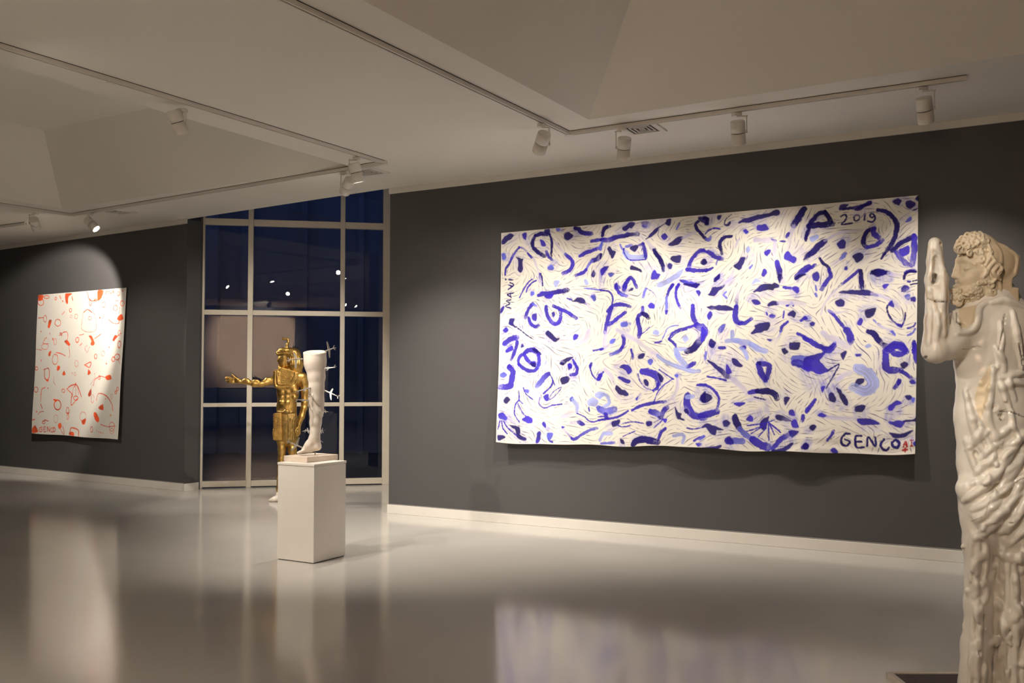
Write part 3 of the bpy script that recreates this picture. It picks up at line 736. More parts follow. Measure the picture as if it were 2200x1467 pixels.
ORANGE = [
[0, 5, 5, 0, 7, 6, 142, 15, 114, 81, 21, 85],
[1, 5, 5, 11, 166, 118, 152, 146, 113, 162, 63, 160, 21, 141, 3, 111, 17, 83, 57, 67, 108, 69, 149, 88, 166, 118],
[1, 5, 5, 11, 314, 46, 300, 58, 261, 64, 214, 61, 174, 52, 159, 39, 173, 27, 211, 21, 259, 24, 298, 33, 314, 46],
[1, 5, 5, 9, 507, 77, 503, 89, 492, 96, 477, 96, 464, 87, 459, 75, 463, 63, 474, 56, 489, 57, 502, 65, 507, 77],
[1, 5, 5, 13, 587, 41, 619, 86],
[0, 5, 5, 0, 735, 23, 897, 22, 811, 60, 802, 162, 757, 143],
[1, 5, 5, 11, 900, 64, 933, 125],
[1, 5, 5, 14, 660, 122, 679, 129],
[1, 5, 5, 12, 1286, 15, 1365, 135, 1534, 151, 1643, 115],
[0, 5, 5, 0, 1553, 12, 1678, 18, 1643, 115, 1562, 144],
[1, 5, 5, 9, 1410, 179, 1406, 203, 1393, 217, 1375, 217, 1360, 201, 1353, 176, 1357, 152, 1370, 137, 1388, 138, 1403, 154, 1410, 179],
[1, 5, 5, 9, 1539, 143, 1533, 150, 1517, 154, 1496, 153, 1479, 148, 1472, 140, 1478, 132, 1494, 128, 1515, 129, 1532, 135, 1539, 143],
[1, 5, 5, 7, 1754, 221, 1747, 241, 1726, 254, 1699, 253, 1676, 239, 1666, 217, 1673, 196, 1694, 184, 1722, 185, 1745, 199, 1754, 221],
[1, 5, 5, 9, 1731, 34, 1764, 29, 1770, 42, 1738, 60, 1777, 59],
[1, 5, 5, 9, 1797, 43, 1813, 31, 1830, 45, 1815, 60, 1797, 43],
[1, 5, 5, 9, 1851, 36, 1876, 34, 1874, 47, 1848, 62, 1885, 61],
[1, 5, 5, 9, 1900, 32, 1932, 37, 1911, 46, 1936, 56, 1904, 61],
[1, 5, 5, 9, 2075, 78, 2071, 94, 2058, 104, 2041, 104, 2027, 92, 2021, 75, 2025, 58, 2038, 48, 2054, 49, 2068, 60, 2075, 78],
[1, 5, 5, 15, 2131, 40, 2147, 44],
[1, 5, 5, 12, 1974, 178, 2054, 173],
[1, 5, 5, 10, 2198, 219, 2191, 240, 2168, 252, 2138, 250, 2113, 237, 2103, 215, 2110, 195, 2133, 183, 2163, 184, 2188, 198, 2198, 219],
[1, 5, 5, 10, 2043, 277, 2035, 301, 2012, 314, 1982, 313, 1956, 298, 1946, 274, 1953, 250, 1977, 236, 2007, 238, 2032, 253, 2043, 277],
[1, 5, 5, 9, 2100, 263, 2094, 360],
[0, 5, 5, 0, 2070, 407, 2148, 369, 2192, 435, 2127, 457, 2059, 439],
[1, 5, 5, 10, 1856, 441, 1968, 492, 2090, 496, 2100, 456],
[1, 5, 5, 9, 912, 268, 907, 283, 893, 293, 875, 292, 860, 282, 853, 266, 858, 250, 872, 240, 890, 241, 905, 252, 912, 268],
[1, 5, 5, 5, 1076, 366, 1069, 386, 1050, 397, 1024, 396, 1003, 384, 994, 363, 1001, 344, 1020, 332, 1046, 333, 1067, 346, 1076, 366],
[1, 5, 5, 5, 932, 361, 928, 373, 913, 380, 895, 379, 880, 372, 874, 359, 878, 348, 893, 341, 911, 341, 926, 349, 932, 361],
[1, 5, 5, 11, 1219, 312, 1317, 274, 1433, 320],
[1, 5, 5, 7, 1421, 402, 1416, 418, 1399, 427, 1378, 426, 1361, 416, 1353, 400, 1359, 385, 1375, 376, 1396, 376, 1414, 387, 1421, 402],
[1, 5, 5, 16, 1628, 401, 1645, 406],
[1, 5, 5, 7, 1691, 427, 1736, 363],
[1, 5, 5, 9, 268, 374, 261, 402, 240, 420, 214, 419, 191, 400, 181, 371, 187, 343, 208, 326, 235, 327, 258, 345, 268, 374],
[1, 5, 5, 13, 36, 358, 177, 354],
[0, 5, 5, 0, 334, 402, 396, 404, 356, 507, 309, 505],
[1, 5, 5, 11, 641, 446, 628, 476, 592, 493, 545, 492, 506, 472, 489, 441, 502, 411, 539, 394, 586, 395, 625, 415, 641, 446],
[1, 5, 5, 9, 664, 327, 735, 278],
[1, 5, 5, 5, 1206, 329, 1206, 562, 1534, 587, 1522, 389, 1461, 321],
[1, 5, 5, 13, 120, 558, 136, 567],
[1, 5, 5, 13, 361, 593, 371, 611],
[1, 5, 5, 9, 287, 661, 242, 677, 199, 746, 339, 757],
[1, 5, 5, 6, 342, 800, 326, 826, 280, 841, 222, 840, 175, 824, 155, 798, 172, 772, 218, 757, 275, 758, 323, 775, 342, 800],
[1, 5, 5, 7, 552, 726, 546, 754, 529, 771, 507, 771, 487, 753, 479, 725, 484, 697, 501, 680, 524, 680, 543, 698, 552, 726],
[1, 5, 5, 16, 442, 673, 465, 699],
[1, 5, 5, 11, 622, 633, 696, 614, 635, 599, 683, 643],
[1, 5, 5, 11, 709, 593, 813, 587, 847, 655, 823, 739],
[0, 5, 5, 0, 763, 730, 821, 705, 914, 775, 855, 782],
[1, 5, 5, 7, 885, 791, 923, 927, 896, 969],
[1, 5, 5, 11, 1135, 711, 1129, 733, 1109, 746, 1084, 745, 1063, 732, 1053, 710, 1060, 688, 1079, 675, 1105, 676, 1126, 689, 1135, 711],
[1, 5, 5, 9, 1139, 644, 1254, 630],
[1, 5, 5, 9, 1163, 795, 1219, 763],
[0, 5, 5, 0, 1384, 658, 1455, 668, 1532, 768, 1478, 800, 1434, 774, 1460, 734],
[1, 5, 5, 10, 1528, 702, 1677, 639],
[1, 5, 5, 5, 1350, 798, 1295, 830, 1357, 897, 1408, 815],
[0, 5, 5, 0, 1971, 726, 2020, 663, 2075, 680, 2037, 712, 1999, 743],
[1, 5, 5, 7, 2163, 634, 2157, 654, 2139, 667, 2116, 666, 2097, 653, 2088, 632, 2094, 612, 2112, 599, 2135, 600, 2154, 613, 2163, 634],
[1, 5, 5, 12, 2174, 794, 2169, 822, 2151, 839, 2128, 839, 2108, 821, 2099, 793, 2104, 765, 2122, 748, 2145, 748, 2165, 766, 2174, 794],
[1, 5, 5, 9, 2075, 680, 2152, 634],
[1, 5, 5, 3, 1989, 606, 1981, 636, 1955, 654, 1922, 653, 1893, 634, 1881, 603, 1889, 573, 1915, 555, 1949, 556, 1977, 575, 1989, 606],
[1, 5, 5, 7, 16, 834, 158, 850],
[0, 5, 5, 0, 362, 887, 423, 870, 396, 939, 356, 930],
[1, 5, 5, 13, 561, 889, 683, 907, 805, 942],
[1, 5, 5, 9, 619, 992, 607, 1037, 571, 1065, 524, 1065, 484, 1037, 467, 991, 479, 946, 515, 918, 562, 919, 602, 947, 619, 992],
[1, 5, 5, 10, 1606, 957, 1601, 977, 1585, 988, 1564, 988, 1547, 976, 1539, 957, 1544, 938, 1560, 926, 1581, 926, 1598, 938, 1606, 957],
[1, 5, 5, 5, 1790, 918, 1784, 939, 1765, 952, 1741, 952, 1721, 939, 1712, 917, 1718, 896, 1737, 884, 1761, 884, 1781, 897, 1790, 918],
[1, 5, 5, 14, 1893, 825, 1899, 835],
[1, 5, 5, 14, 1843, 1058, 1860, 1065],
[1, 5, 5, 5, 1145, 1059, 1139, 1086, 1118, 1103, 1091, 1103, 1068, 1086, 1058, 1059, 1064, 1031, 1085, 1014, 1112, 1014, 1135, 1031, 1145, 1059],
[1, 5, 5, 10, 2173, 970, 2162, 993, 2131, 1008, 2091, 1007, 2058, 993, 2044, 969, 2054, 945, 2086, 931, 2126, 931, 2159, 946, 2173, 970],
[1, 5, 5, 12, 2054, 1001, 2048, 1020, 2030, 1031, 2007, 1031, 1987, 1020, 1978, 1001, 1984, 982, 2002, 970, 2026, 970, 2046, 982, 2054, 1001],
[1, 5, 5, 9, 2136, 986, 2182, 1066],
[1, 5, 5, 12, 1297, 1079, 1451, 1039, 1427, 1113, 1311, 1079],
[0, 5, 5, 0, 1401, 1146, 1461, 1195, 1392, 1220],
[0, 5, 5, 0, 619, 1095, 680, 1103, 668, 1146, 608, 1154],
[0, 5, 5, 0, 763, 1222, 789, 1163, 831, 1217],
[1, 5, 5, 5, 1097, 1213, 1093, 1228, 1082, 1238, 1068, 1238, 1055, 1229, 1050, 1213, 1053, 1197, 1064, 1187, 1079, 1187, 1091, 1197, 1097, 1213],
[1, 5, 5, 9, 999, 1193, 1005, 1203],
[1, 5, 5, 11, 80, 1129, 74, 1143, 55, 1152, 32, 1152, 12, 1143, 4, 1129, 10, 1114, 29, 1105, 52, 1105, 72, 1114, 80, 1129],
[1, 5, 5, 15, 161, 998, 162, 1024],
[1, 5, 5, 13, 254, 1146, 377, 1129, 414, 1232, 371, 1301, 292, 1267, 269, 1146],
[0, 5, 5, 0, 340, 1301, 402, 1301, 373, 1327],
[1, 5, 5, 5, 537, 1249, 542, 1334, 591, 1377],
[1, 5, 5, 5, 1472, 1360, 1578, 1260, 1560, 1195],
[1, 5, 5, 10, 1558, 1375, 1581, 1293, 1717, 1243, 1856, 1259],
[0, 5, 5, 0, 1855, 1243, 1977, 1226, 1995, 1282, 1886, 1291],
[1, 5, 5, 9, 1718, 1260, 1714, 1275, 1701, 1285, 1683, 1285, 1669, 1275, 1662, 1260, 1667, 1245, 1680, 1235, 1697, 1235, 1712, 1244, 1718, 1260],
[1, 5, 5, 11, 124, 1451, 114, 1473, 87, 1488, 51, 1488, 22, 1475, 10, 1452, 19, 1429, 47, 1415, 82, 1415, 112, 1428, 124, 1451],
[1, 5, 5, 15, 391, 1422, 404, 1432],
[1, 5, 5, 13, 219, 1632, 225, 1458, 316, 1414],
[1, 5, 5, 13, 221, 1666, 272, 1734],
[1, 5, 5, 14, 880, 1433, 981, 1381, 1128, 1380, 1254, 1544],
[1, 5, 5, 16, 1096, 1346, 1070, 1397],
[1, 5, 5, 11, 880, 1433, 1019, 1515, 992, 1566],
[1, 5, 5, 7, 1041, 1397, 1019, 1515],
[1, 5, 5, 7, 1099, 1397, 1107, 1514],
[1, 5, 5, 7, 1143, 1396, 1180, 1512],
[1, 5, 5, 11, 1003, 1498, 999, 1666, 1112, 1597, 1168, 1563],
[1, 5, 5, 11, 1168, 1563, 1158, 1580, 1130, 1592, 1094, 1592, 1064, 1582, 1051, 1565, 1061, 1547, 1090, 1535, 1126, 1535, 1156, 1545, 1168, 1563],
[1, 5, 5, 9, 834, 1459, 827, 1473, 807, 1482, 781, 1482, 759, 1474, 750, 1460, 757, 1446, 778, 1437, 804, 1437, 825, 1445, 834, 1459],
[0, 5, 5, 0, 1425, 1508, 1490, 1425, 1510, 1507, 1455, 1533],
[1, 5, 5, 7, 1596, 1563, 1590, 1598, 1572, 1620, 1548, 1620, 1526, 1599, 1516, 1564, 1522, 1530, 1540, 1508, 1565, 1508, 1586, 1529, 1596, 1563],
[1, 5, 5, 5, 1490, 1425, 1528, 1359],
[1, 5, 5, 12, 1656, 1586, 1705, 1488, 1901, 1517, 2045, 1627, 2079, 1722],
[1, 5, 5, 5, 2060, 1523, 2057, 1545, 2047, 1559, 2034, 1560, 2022, 1546, 2017, 1523, 2019, 1501, 2029, 1486, 2042, 1486, 2054, 1500, 2060, 1523],
[1, 5, 5, 14, 1885, 1558, 1896, 1562],
[1, 5, 5, 9, 2151, 1465, 2147, 1476, 2137, 1484, 2124, 1484, 2112, 1477, 2107, 1466, 2111, 1454, 2121, 1447, 2134, 1447, 2146, 1454, 2151, 1465],
[1, 5, 5, 9, 2187, 1417, 2184, 1432, 2174, 1441, 2161, 1441, 2150, 1432, 2145, 1417, 2148, 1402, 2158, 1393, 2171, 1393, 2182, 1402, 2187, 1417],
[0, 5, 5, 0, 1732, 1683, 1827, 1640, 1846, 1712, 1776, 1714],
[1, 5, 5, 16, 742, 1672, 729, 1714, 688, 1741, 635, 1742, 591, 1717, 572, 1676, 586, 1633, 627, 1606, 680, 1605, 723, 1630, 742, 1672],
[0, 5, 5, 0, 558, 1591, 650, 1597, 606, 1632],
[1, 5, 5, 9, 951, 1751, 946, 1779, 929, 1797, 907, 1797, 888, 1781, 879, 1753, 884, 1725, 901, 1708, 923, 1707, 942, 1724, 951, 1751],
[1, 5, 5, 9, 951, 1844, 947, 1866, 936, 1879, 922, 1880, 909, 1867, 903, 1845, 906, 1823, 917, 1810, 932, 1809, 945, 1822, 951, 1844],
[1, 5, 5, 11, 888, 1790, 953, 1782],
[1, 5, 5, 20, 112, 1787, 127, 1786],
[1, 5, 5, 9, 168, 1824, 213, 1788, 306, 1777],
[1, 5, 5, 4, 670, 1878, 663, 1913, 640, 1935, 610, 1936, 584, 1915, 572, 1881, 580, 1845, 603, 1823, 633, 1822, 658, 1843, 670, 1878],
[1, 5, 5, 7, 1416, 1822, 1403, 1861, 1361, 1886, 1308, 1888, 1263, 1865, 1244, 1827, 1258, 1787, 1299, 1762, 1353, 1761, 1397, 1784, 1416, 1822],
[0, 5, 5, 0, 1306, 1891, 1404, 1855, 1394, 1921, 1337, 1931],
[0, 5, 5, 0, 1612, 1767, 1682, 1765, 1758, 1861, 1719, 1894, 1645, 1848],
[1, 6, 6, 22, 2024, 1785, 2032, 1791],
[1, 5, 5, 13, 300, 1932, 345, 1905, 439, 1919],
[1, 5, 5, 9, 353, 1939, 347, 1951, 329, 1959, 305, 1960, 286, 1953, 278, 1941, 285, 1929, 303, 1921, 326, 1920, 345, 1927, 353, 1939],
[0, 5, 5, 0, 6, 2055, 98, 1999, 167, 2084, 25, 2107],
[1, 5, 5, 15, -2, 1916, 77, 1904],
[1, 5, 5, 11, 273, 2011, 211, 2030, 204, 2074, 261, 2080, 285, 2048, 244, 2046],
[1, 5, 5, 11, 367, 2007, 320, 2012, 330, 2077, 386, 2072],
[1, 5, 5, 9, 328, 2043, 369, 2038],
[1, 5, 5, 11, 417, 2074, 413, 2006, 473, 2075, 475, 2003],
[1, 5, 5, 11, 544, 2018, 502, 2033, 510, 2074, 557, 2077],
[1, 5, 5, 11, 616, 2041, 612, 2059, 599, 2071, 582, 2071, 567, 2061, 561, 2043, 565, 2025, 578, 2013, 595, 2013, 609, 2023, 616, 2041],
[0, 5, 5, 0, 688, 1970, 747, 1943, 780, 1993, 737, 2028, 706, 2012],
[1, 5, 5, 9, 736, 2011, 816, 2093, 861, 2091, 810, 1991],
[0, 5, 5, 0, 994, 2069, 1098, 2065, 1115, 2106, 997, 2106],
[1, 5, 5, 16, 1008, 2051, 1049, 2000, 1227, 2026, 1247, 2109],
[1, 5, 5, 9, 1605, 1999, 1601, 2022, 1588, 2037, 1570, 2038, 1555, 2024, 1548, 2001, 1552, 1978, 1565, 1963, 1583, 1963, 1598, 1976, 1605, 1999],
[1, 5, 5, 10, 1693, 2014, 1707, 2020],
[1, 5, 5, 10, 1750, 2028, 1764, 2034],
[1, 5, 5, 10, 1795, 2036, 1807, 2040],
[1, 5, 5, 10, 1840, 2042, 1852, 2047],
[1, 5, 5, 7, 2132, 1945, 2123, 1983, 2092, 2007, 2051, 2009, 2017, 1987, 2002, 1949, 2012, 1911, 2043, 1887, 2083, 1886, 2117, 1908, 2132, 1945],
[1, 5, 5, 9, 1791, 1924, 1958, 1951, 2148, 1936],
[1, 5, 5, 5, 2121, 2009, 2113, 2032, 2089, 2047, 2059, 2048, 2034, 2035, 2023, 2013, 2031, 1990, 2054, 1975, 2084, 1974, 2110, 1987, 2121, 2009],
]
# ================================================================== the room
RW0, RW1 = Vector((-1.367, 10.536, 0)), Vector((3.677, 7.719, 0))     # right wall, on the floor
LW0, LW1 = Vector((-4.340, 12.570, 0)), Vector((-8.170, 15.121, 0))   # left wall, on the floor
rt = (RW1 - RW0).normalized(); rn = Vector((rt.y, -rt.x, 0))           # along / towards the room
lt = (LW1 - LW0).normalized(); ln = Vector((-lt.y, lt.x, 0))
RWE = RW0 + rt * 11.0                                                   # far right end, outside the frame
LWE = LW0 + lt * 9.0
WL, WR = Vector((-4.222, 12.897, 0)), Vector((-1.737, 13.374, 0))       # window on the floor
TH = .22
CORN = 3.556                                                            # underside of the cornice
YB = -2.6                                                               # wall behind the camera

def st(o): return tag(o, kind='structure')

# floor and outside ground
m = MB(); m.prism([(-13, YB), (9, YB), (9, 16), (-1.2, 16), (-1.65, 13.42), (-4.3, 12.93), (-6, 18), (-13, 18)], -.12, 0)
floor = st(m.build('floor', M['floor']))

# walls
def wall_slab(name, a, b, n, z0=0., z1=CEIL, th=TH, mt=None):
    m = MB(); m.prism([(a.x, a.y), (b.x, b.y), (b.x - n.x * th, b.y - n.y * th), (a.x - n.x * th, a.y - n.y * th)][::-1], z0, z1)
    return st(m.build(name, mt or M['wall']))
wall_slab('wall_right', RW0, RWE, rn)
wall_slab('wall_left', LW0, LWE, ln)
# bay beside the window: the left wall's return and the right wall's flank
LE = LW0 - ln * TH
m = MB(); m.prism([(LE.x - .002, LE.y), (WL.x, WL.y + .04), (WL.x - .3, WL.y + .12), (LE.x - .3, LE.y + .16)], 0, 4.7)
st(m.build('wall_bay_left', M['wall']))
q0 = RW0 - rn * TH
m = MB(); m.prism([(q0.x + .01, q0.y), (q0.x + .25, q0.y), (WR.x + .30, WR.y + .08), (WR.x + .03, WR.y + .01)], 0, 4.7)
st(m.build('wall_bay_right', M['trim']))
# walls outside the frame
wb = Vector((0, 1, 0))
wall_slab('wall_back', Vector((-13, YB, 0)), Vector((9, YB, 0)), wb)
m = MB(); m.prism([(-13.2, YB - .2), (-13, YB - .2), (-13, 18.2), (-13.2, 18.2)], 0, CEIL); st(m.build('wall_west', M['wall']))
m = MB(); m.prism([(9, YB - .2), (9.2, YB - .2), (9.2, 6.5), (9, 6.5)], 0, CEIL); st(m.build('wall_east', M['wall']))

# ceiling with two recessed coffers (sloping sides, flat top)
A = Vector((.513, .858, 0)); Bd = Vector((.864, -.503, 0))
rc = Vector((.632, 7.70, 0))
def coffer(far, la, lb, rise=.72):
    """far: corner at the far left; runs lb along Bd and la towards -A"""
    c = [far, far + Bd * lb, far + Bd * lb - A * la, far - A * la]
    ins = rise * 1.04
    t = [far + (Bd - A) * ins, far + Bd * (lb - ins) - A * ins, far + Bd * (lb - ins) - A * (la - ins), far + Bd * ins - A * (la - ins)]
    return c, t, rise
lcf = atz(133, 448, CEIL); lcr = atz(731, 351, CEIL)
lb = (lcr - lcf).length
holes = [coffer(Vector((rc.x, rc.y, 0)), 4.65, 4.65), coffer(Vector((lcf.x, lcf.y, 0)), 4.65, lb)]
sof0, sof1 = LW0 + Vector((-.02, .02, 0)), RW0 + Vector((0, -.015, 0))
outer = [(-13, YB), (9, YB), (9, 6.5), (RWE.x, RWE.y), (sof1.x, sof1.y), (sof0.x, sof0.y), (LWE.x, LWE.y), (-13, 18.2)]
outer = [Vector((p[0], p[1], 0)) for p in outer]
rings = [outer] + [[Vector((v.x, v.y, 0)) for v in h[0]] for h in holes]
flat = [v for r in rings for v in r]
tris = geometry.tessellate_polygon(rings)
V = [(v.x, v.y, CEIL) for v in flat]; Fc = [tuple(t) for t in tris]
for c, t, rise in holes:
    b = len(V)
    V += [(p.x, p.y, CEIL) for p in c] + [(p.x, p.y, CEIL + rise) for p in t]
    for i in range(4):
        j = (i + 1) % 4; Fc.append((b + i, b + j, b + 4 + j, b + 4 + i))
    Fc.append((b + 4, b + 5, b + 6, b + 7))
# ceiling edge over the window bay and roof of the bay
b = len(V)
V += [(sof0.x, sof0.y, CEIL), (sof1.x, sof1.y, CEIL), (sof1.x, sof1.y, CEIL + .5), (sof0.x, sof0.y, CEIL + .5)]
Fc.append((b, b + 1, b + 2, b + 3))
b = len(V)
V += [(-5.2, 12.2, 4.7), (-.8, 9.6, 4.7), (-1.0, 14.2, 4.7), (-5.2, 14.2, 4.7)]
Fc.append((b, b + 1, b + 2, b + 3))
st(mesh('ceiling', V, Fc, M['white_paint']))

# cornices and baseboards
def strip(name, a, b, n, z0, z1, th, mt):
    m = MB(); m.prism([(a.x, a.y), (a.x + n.x * th, a.y + n.y * th), (b.x + n.x * th, b.y + n.y * th), (b.x, b.y)], z0, z1)
    return st(m.build(name, mt, bevel=.003))
strip('trim_1', RW0 - rt * .004, RWE, rn, CORN, CEIL, .022, M['trim'])
strip('trim_2', LW0, LWE, ln, CORN, CEIL, .022, M['trim'])
strip('baseboard_right', RW0 - rt * .012, RWE, rn, 0, .096, .016, M['trim'])
strip('baseboard_left', LW0 - lt * .012, LWE, ln, 0, .096, .016, M['trim'])
strip('trim_3', RW0, RWE, rn, .0965, .106, .006, M['gap_line'])
strip('trim_4', LW0, LWE, ln, .0965, .106, .006, M['gap_line'])
wd = (LE - LW0).normalized(); wn = Vector((wd.y, -wd.x, 0))
m = MB(); p, q = LW0 - wd * .016, LE
m.prism([(p.x, p.y), (p.x + wn.x * .016, p.y + wn.y * .016), (q.x + wn.x * .016, q.y + wn.y * .016), (q.x, q.y)], 0, .096)
st(m.build('baseboard_bay', M['trim']))

# window: one frame of mullions and transoms, one sheet of glass per opening
wdir = (WR - WL).normalized(); wnor = Vector((wdir.y, -wdir.x, 0)); W = (WR - WL).length
def on_window(px, py):
    d = Vector(ray(px, py)); k = (WL.x * wnor.x + WL.y * wnor.y) / (d.x * wnor.x + d.y * wnor.y)
    p = Vector((0, 0, HC)) + d * k
    return (p - WL).dot(wdir), p.z
zt = {}
for nm, ys in dict(t1=(491, 477.5), t2=(679.5, 669), t3=(872.5, 864.3)).items():
    zt[nm] = (on_window(720, ys[0])[1], on_window(720, ys[1])[1])
mu1 = (on_window(530, 900)[0], on_window(541, 900)[0]); mu2 = (on_window(729, 900)[0], on_window(739, 900)[0])
mr = (on_window(821, 900)[0], W + .03)
Mw = Matrix(((wdir.x, -wnor.x, 0, WL.x), (wdir.y, -wnor.y, 0, WL.y), (0, 0, 1, 0), (0, 0, 0, 1)))
ZT = 4.7
m = MB()
for a, b_ in (mu1, mu2): m.box((a, -.05, 0), (b_, .05, ZT), Mw)
m.box((mr[0], -.05, 0), (mr[1], .05, ZT), Mw); m.box((-.05, -.05, 0), (.015, .05, ZT), Mw)
xs = [.015, mu1[0], mu1[1], mu2[0], mu2[1], mr[0]]
for i in (0, 2, 4):
    for z0, z1 in ((0.015, .095), zt['t3'], zt['t2'], zt['t1']): m.box((xs[i], -.045, z0), (xs[i + 1], .045, z1), Mw)
win = st(m.build('window_1', M['frame'], bevel=.004))
rows = [(.095, zt['t3'][0]), (zt['t3'][1], zt['t2'][0]), (zt['t2'][1], zt['t1'][0]), (zt['t1'][1], ZT)]
for i in (0, 2, 4):
    for z0, z1 in rows:
        g = MB(); vs = [Mw @ Vector(p) for p in ((xs[i], .01, z0), (xs[i+1], .01, z0), (xs[i+1], .01, z1), (xs[i], .01, z1))]
        g.add(vs, [(0, 1, 2, 3)]); g.build('pane', M['glass'], win)

# dusk outside: ground and a ribbed neighbouring facade
m = MB(); m.prism([(-16, 15.6), (12, 15.6), (12, 40), (-16, 40)], -.5, -.14); tag(m.build('ground', M['ground']), kind='structure')
m = MB(); m.box((-9.5, 20.5, -.13), (6.5, 21, 12))
x = -9.3
while x < 6.3:
    w = random.choice((.12, .2, .34)); m.box((x, 20.3, -.13), (x + w, 20.5, 12)); x += w + random.choice((.5, .75, 1.1))
tag(m.build('neighbouring_building', M['outside'], pivot=(-1.5, 20.7, -.13)), 'dark blue ribbed building facade outside the tall window', 'building')
# ================================================================== the two paintings
PAL = dict(d=(.013, .007, .150), b=(.036, .021, .43), m=(.105, .12, .66), l=(.29, .35, .80), v=(.43, .40, .74),
           o=(.80, .085, .014), y=(.70, .36, .06), r=(.42, .02, .02))
rng = np.random.default_rng(5)

def vnoise(nx, ny, cx, cy, seed):
    """smooth value noise, cx x cy cells"""
    r = np.random.default_rng(seed).random((cx + 2, cy + 2)).astype(np.float32)
    x = np.linspace(0, cx, nx, dtype=np.float32); y = np.linspace(0, cy, ny, dtype=np.float32)
    ix = x.astype(int); iy = y.astype(int); fx = x - ix; fy = y - iy
    fx = fx * fx * (3 - 2 * fx); fy = fy * fy * (3 - 2 * fy)
    a = r[ix][:, iy]; b_ = r[ix + 1][:, iy]; c = r[ix][:, iy + 1]; d = r[ix + 1][:, iy + 1]
    FX, FY = fx[:, None], fy[None, :]
    return (a * (1 - FX) + b_ * FX) * (1 - FY) + (c * (1 - FX) + d * FX) * FY

def spline(p, closed=False, step=.006):
    p = [np.array(q, float) for q in p]; n = len(p)
    if n == 2 and not closed:
        k = max(2, int(np.linalg.norm(p[1] - p[0]) / step)); t = np.linspace(0, 1, k)[:, None]
        return p[0] * (1 - t) + p[1] * t
    out = []
    for i in range(n if closed else n - 1):
        if closed: a, b_, c, d = p[i - 1], p[i], p[(i + 1) % n], p[(i + 2) % n]
        else:
            b_, c = p[i], p[i + 1]; a = p[i - 1] if i else 2 * b_ - c; d = p[i + 2] if i + 2 < n else 2 * c - b_
        k = max(3, int(np.linalg.norm(c - b_) / step)); t = np.linspace(0, 1, k, endpoint=False)[:, None]
        w = .5 * ((2 * b_) + (c - a) * t + (2 * a - 5 * b_ + 4 * c - d) * t * t + (3 * b_ - a - 3 * c + d) * t ** 3)
        out.append(w * .75 + (b_ * (1 - t) + c * t) * .25 if closed else w)
    if not closed: out.append(p[-1][None])
    return np.concatenate(out)

